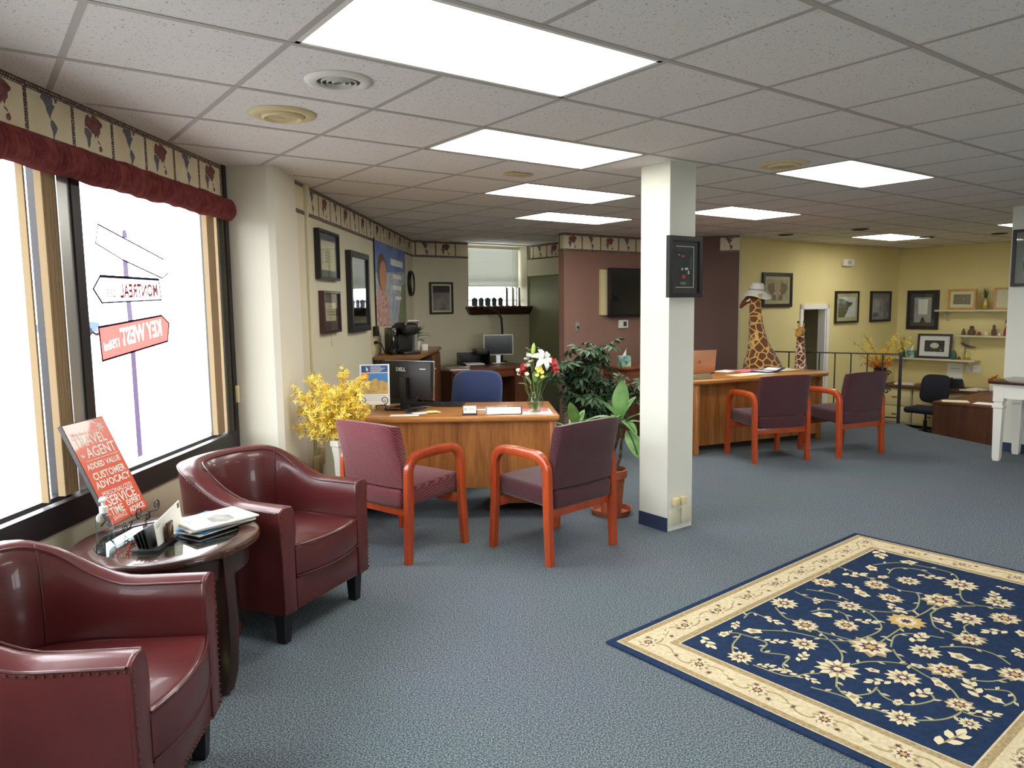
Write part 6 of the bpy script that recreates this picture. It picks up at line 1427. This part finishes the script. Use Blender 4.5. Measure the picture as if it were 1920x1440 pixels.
FLOWERS = [('palmette', 0.206, 0.519, 0.063, 1.49), ('palmette', 0.383, 0.32, 0.067, 3.42), ('bud', 0.869, 0.353, 0.047, 2.32), ('bud', 0.615, 0.449, 0.047, 3.79), ('rosette', 0.568, 0.232, 0.056, 3.93), ('rosette', 0.714, 0.027, 0.077, 0.41), ('rosette', -0.206, 0.513, 0.062, 0.08), ('bud', -0.193, 0.317, 0.045, 5.26), ('rosette', 0.006, 0.283, 0.055, 1.63), ('palmette', 0.256, 0.192, 0.059, 1.47), ('palmette', 0.41, 0.018, 0.089, 6.25), ('medallion', 0.028, 0.023, 0.073, 2.95), ('rosette', 0.276, -0.153, 0.065, 5.25), ('palmette', 0.408, -0.269, 0.069, 2.99), ('rosette', 0.603, -0.182, 0.063, 4.01), ('palmette', -0.366, 0.313, 0.063, 0.95), ('palmette', -0.223, 0.188, 0.059, 3.99), ('bud', -0.603, 0.439, 0.043, 5.45), ('bud', -0.73, 0.508, 0.033, 3.29), ('sprig', -0.436, 0.437, 0.044, 4.66), ('sprig', -0.858, 0.508, 0.052, 4.22), ('rosette', -0.865, 0.334, 0.05, 0.4), ('rosette', -0.55, 0.218, 0.055, 4.76), ('palmette', -0.359, 0.014, 0.09, 3.71), ('rosette', -0.659, 0.013, 0.079, 1.89), ('sprig', -0.666, 0.16, 0.043, 0.19), ('sprig', -0.852, 0.22, 0.033, 5.44), ('rosette', -0.226, -0.158, 0.059, 2.97), ('rosette', -0.527, -0.191, 0.061, 4.51), ('palmette', -0.338, -0.278, 0.069, 5.52), ('bud', -0.169, -0.274, 0.048, 4.48), ('palmette', 0.045, -0.239, 0.066, 5.78), ('sprig', 0.214, -0.283, 0.052, 2.48), ('bud', -0.559, -0.086, 0.028, 5.03), ('palmette', -0.579, -0.416, 0.051, 2.79), ('rosette', -0.833, -0.313, 0.05, 5.88), ('rosette', -0.689, -0.486, 0.036, 5.52), ('sprig', -0.409, -0.404, 0.06, 0.61), ('bud', -0.47, -0.306, 0.037, 0.85), ('bud', -0.439, -0.485, 0.036, 1.36), ('sprig', -0.829, -0.481, 0.069, 6.06), ('palmette', -0.167, -0.475, 0.063, 2.74), ('bud', -0.824, -0.13, 0.036, 3.94), ('sprig', -0.834, 0.141, 0.039, 1.89), ('bud', -0.731, -0.259, 0.026, 3.19), ('sprig', -0.635, -0.139, 0.045, 2.42), ('bud', -0.203, -0.36, 0.043, 2.2), ('sprig', 0.058, -0.419, 0.04, 3.67), ('bud', 0.281, -0.373, 0.038, 3.67), ('sprig', 0.444, 0.462, 0.062, 5.68), ('bud', 0.205, 0.315, 0.048, 4.28), ('bud', 0.523, 0.346, 0.034, 5.83), ('sprig', -0.109, 0.142, 0.049, 5.38), ('sprig', -0.109, -0.09, 0.056, 6.22), ('sprig', 0.146, 0.123, 0.056, 4.22), ('sprig', 0.146, -0.098, 0.049, 1.02), ('sprig', -0.622, 0.316, 0.041, 5.4), ('sprig', -0.601, -0.29, 0.049, 6.06), ('sprig', -0.842, -0.198, 0.04, 5.68), ('sprig', -0.606, 0.531, 0.038, 3.57), ('sprig', -0.818, 0.043, 0.034, 4.48), ('sprig', 0.26, 0.387, 0.05, 1.33), ('sprig', 0.715, 0.176, 0.057, 5.22), ('sprig', 0.893, 0.528, 0.074, 3.6), ('bud', -0.384, -0.19, 0.029, 1.79), ('sprig', 0.68, -0.145, 0.053, 0.4), ('sprig', -0.566, -0.507, 0.038, 5.36)]
for k, x, y, r, a in FLOWERS: flower(k, x, y, r*(1.15 if k != 'sprig' else 1.3), a)
for k, x, y, r, a in list(FLOWERS):           # the design repeats symmetrically; fill its far end
    if abs(x) < .9 and abs(y) < .54 and all(math.hypot(-x-q[1], -y-q[2]) > .15 for q in FLOWERS):
        FLOWERS.append((k, -x, -y, r, a)); flower(k, -x, -y, r*1.15, a+PI)
VINES = [[(-0.749, 0.531), (-0.672, 0.464), (-0.791, 0.421), (-0.865, 0.36), (-0.9, 0.274)], [(-0.672, 0.464), (-0.662, 0.336), (-0.752, 0.303), (-0.703, 0.205), (-0.793, 0.179), (-0.825, 0.145)], [(-0.281, 0.518), (-0.36, 0.413), (-0.343, 0.332), (-0.393, 0.219), (-0.513, 0.067), (-0.694, -0.005), (-0.799, -0.053)], [(-0.024, 0.557), (-0.046, 0.459), (0.014, 0.349), (0.006, 0.211), (-0.078, 0.1), (-0.178, 0.06), (-0.353, 0.095), (-0.432, 0.178), (-0.485, 0.33), (-0.597, 0.444)], [(0.048, 0.534), (0.095, 0.412), (0.069, 0.319)], [(0.35, 0.568), (0.488, 0.585), (0.462, 0.422), (0.403, 0.22), (0.418, 0.127), (0.241, 0.058), (0.145, 0.071), (0.049, 0.155), (0.005, 0.265)], [(0.673, 0.468), (0.823, 0.385), (0.86, 0.254), (0.859, 0.116), (0.709, 0.031), (0.523, -0.044), (0.481, -0.118), (0.551, -0.251)], [(0.596, 0.349), (0.712, 0.362), (0.786, 0.272), (0.751, 0.167)], [(0.206, -0.017), (0.339, -0.028), (0.466, -0.124)], [(0.206, -0.017), (0.065, -0.09), (0.05, -0.17), (-0.002, -0.242)], [(-0.307, -0.059), (-0.383, -0.127), (-0.444, -0.247), (-0.471, -0.339), (-0.545, -0.403), (-0.623, -0.437), (-0.726, -0.415), (-0.806, -0.356)], [(-0.581, -0.005), (-0.497, -0.041), (-0.424, -0.117), (-0.387, -0.199)], [(-0.293, -0.044), (-0.167, -0.009), (-0.085, -0.052), (-0.028, -0.161)], [(-0.134, -0.182), (-0.049, -0.258), (-0.031, -0.355), (-0.086, -0.436)], [(-0.37, -0.335), (-0.306, -0.425), (-0.218, -0.467)], [(-0.696, -0.165), (-0.736, -0.217), (-0.722, -0.291), (-0.62, -0.338), (-0.576, -0.313)], [(-0.796, -0.055), (-0.827, -0.106), (-0.755, -0.158), (-0.679, -0.157)], [(-0.886, 0.261), (-0.867, 0.121), (-0.782, 0.072), (-0.748, 0.043)], [(-0.201, 0.375), (-0.111, 0.332), (-0.105, 0.256), (-0.163, 0.206)], [(0.297, -0.198), (0.164, -0.177), (0.076, -0.252), (0.095, -0.298)], [(-0.386, -0.435), (-0.334, -0.501), (-0.389, -0.539), (-0.463, -0.525)], [(-0.623, -0.437), (-0.618, -0.48), (-0.594, -0.53)], [(-0.875, 0.012), (-0.847, -0.099), (-0.846, -0.224), (-0.833, -0.313)], [(-0.511, 0.546), (-0.431, 0.56), (-0.425, 0.503), (-0.43, 0.442)], [(-0.345, 0.058), (-0.361, 0.131), (-0.378, 0.236)], [(0.09, 0.018), (0.217, 0.007), (0.38, 0.008)], [(-0.01, 0.007), (-0.152, 0.008), (-0.286, 0.007)]]
for pts in VINES:
    P = [Vector((x, y, 0)) for x, y in pts]; S = []
    for i in range(len(P)-1):
        p0, p1, p2, p3 = P[max(0, i-1)], P[i], P[i+1], P[min(len(P)-1, i+2)]
        for k in range(6):
            s = k/6; S.append(.5*((2*p1)+(p2-p0)*s+(2*p0-5*p1+4*p2-p3)*s*s+(3*p1-p0-3*p2+p3)*s**3))
    S.append(P[-1]); rr = []
    for i, p in enumerate(S):
        d = (S[min(len(S)-1, i+1)]-S[max(0, i-1)]).normalized(); n = Vector((-d.y, d.x, 0))*.0042; rr.append([(p.x+n.x, p.y+n.y, .0117), (p.x-n.x, p.y-n.y, .0117)])
    MB().loft(rr, caps=False, closed=False).build('vine', 'rug_vine', t, smooth=0)
    for i in range(3, len(S)-2, 5):          # small leaves along the vine
        d = S[i+1]-S[i]; flower('leafspray', S[i].x, S[i].y, .030, math.atan2(d.y, d.x)+(.8 if i % 2 else -.8))
# border flowers
per = []
for side in range(4):
    L = RL if side % 2 == 0 else RW; n = 8 if side % 2 == 0 else 5
    for i in range(n*2+1):
        s = -L/2+.135+(L-.27)*i/(n*2)
        if side == 0: p = (s, -hy+.135, 0)
        elif side == 2: p = (s, hy-.135, 0)
        elif side == 1: p = (-hx+.135, s, PI/2)
        else: p = (hx-.135, s, PI/2)
        if side % 2 and i in (0, n*2): continue
        if i % 2 == 0: flower('palmette', p[0], p[1], .052, p[2])
        else: flower('sprig', p[0], p[1], .060, p[2]+(.4 if i % 4 == 1 else -.4))

for side in range(4):
    L = RL if side % 2 == 0 else RW; rr = []; k = 90
    for i in range(k+1):
        s = -L/2+.10+(L-.20)*i/k; q = .135+.032*math.sin(s*2*PI/.27); d = .0045
        row = []
        for e in (-d, d):
            w = q+e
            row.append({0: (s, -hy+w, .0119), 2: (s, hy-w, .0119), 1: (-hx+w, s, .0119), 3: (hx-w, s, .0119)}[side])
        rr.append(row)
    MB().loft(rr, caps=False, closed=False).build('border_vine', 'rug_tan', t, smooth=0)
    for i in range(int((L-.3)/.09)):
        s = -L/2+.17+.09*i; w = .135-.036*math.sin(s*2*PI/.27+.6)
        p = {0: (s, -hy+w), 2: (s, hy-w), 1: (-hx+w, s), 3: (hx-w, s)}[side]
        flower('leafbud', p[0], p[1], .020, s*9)
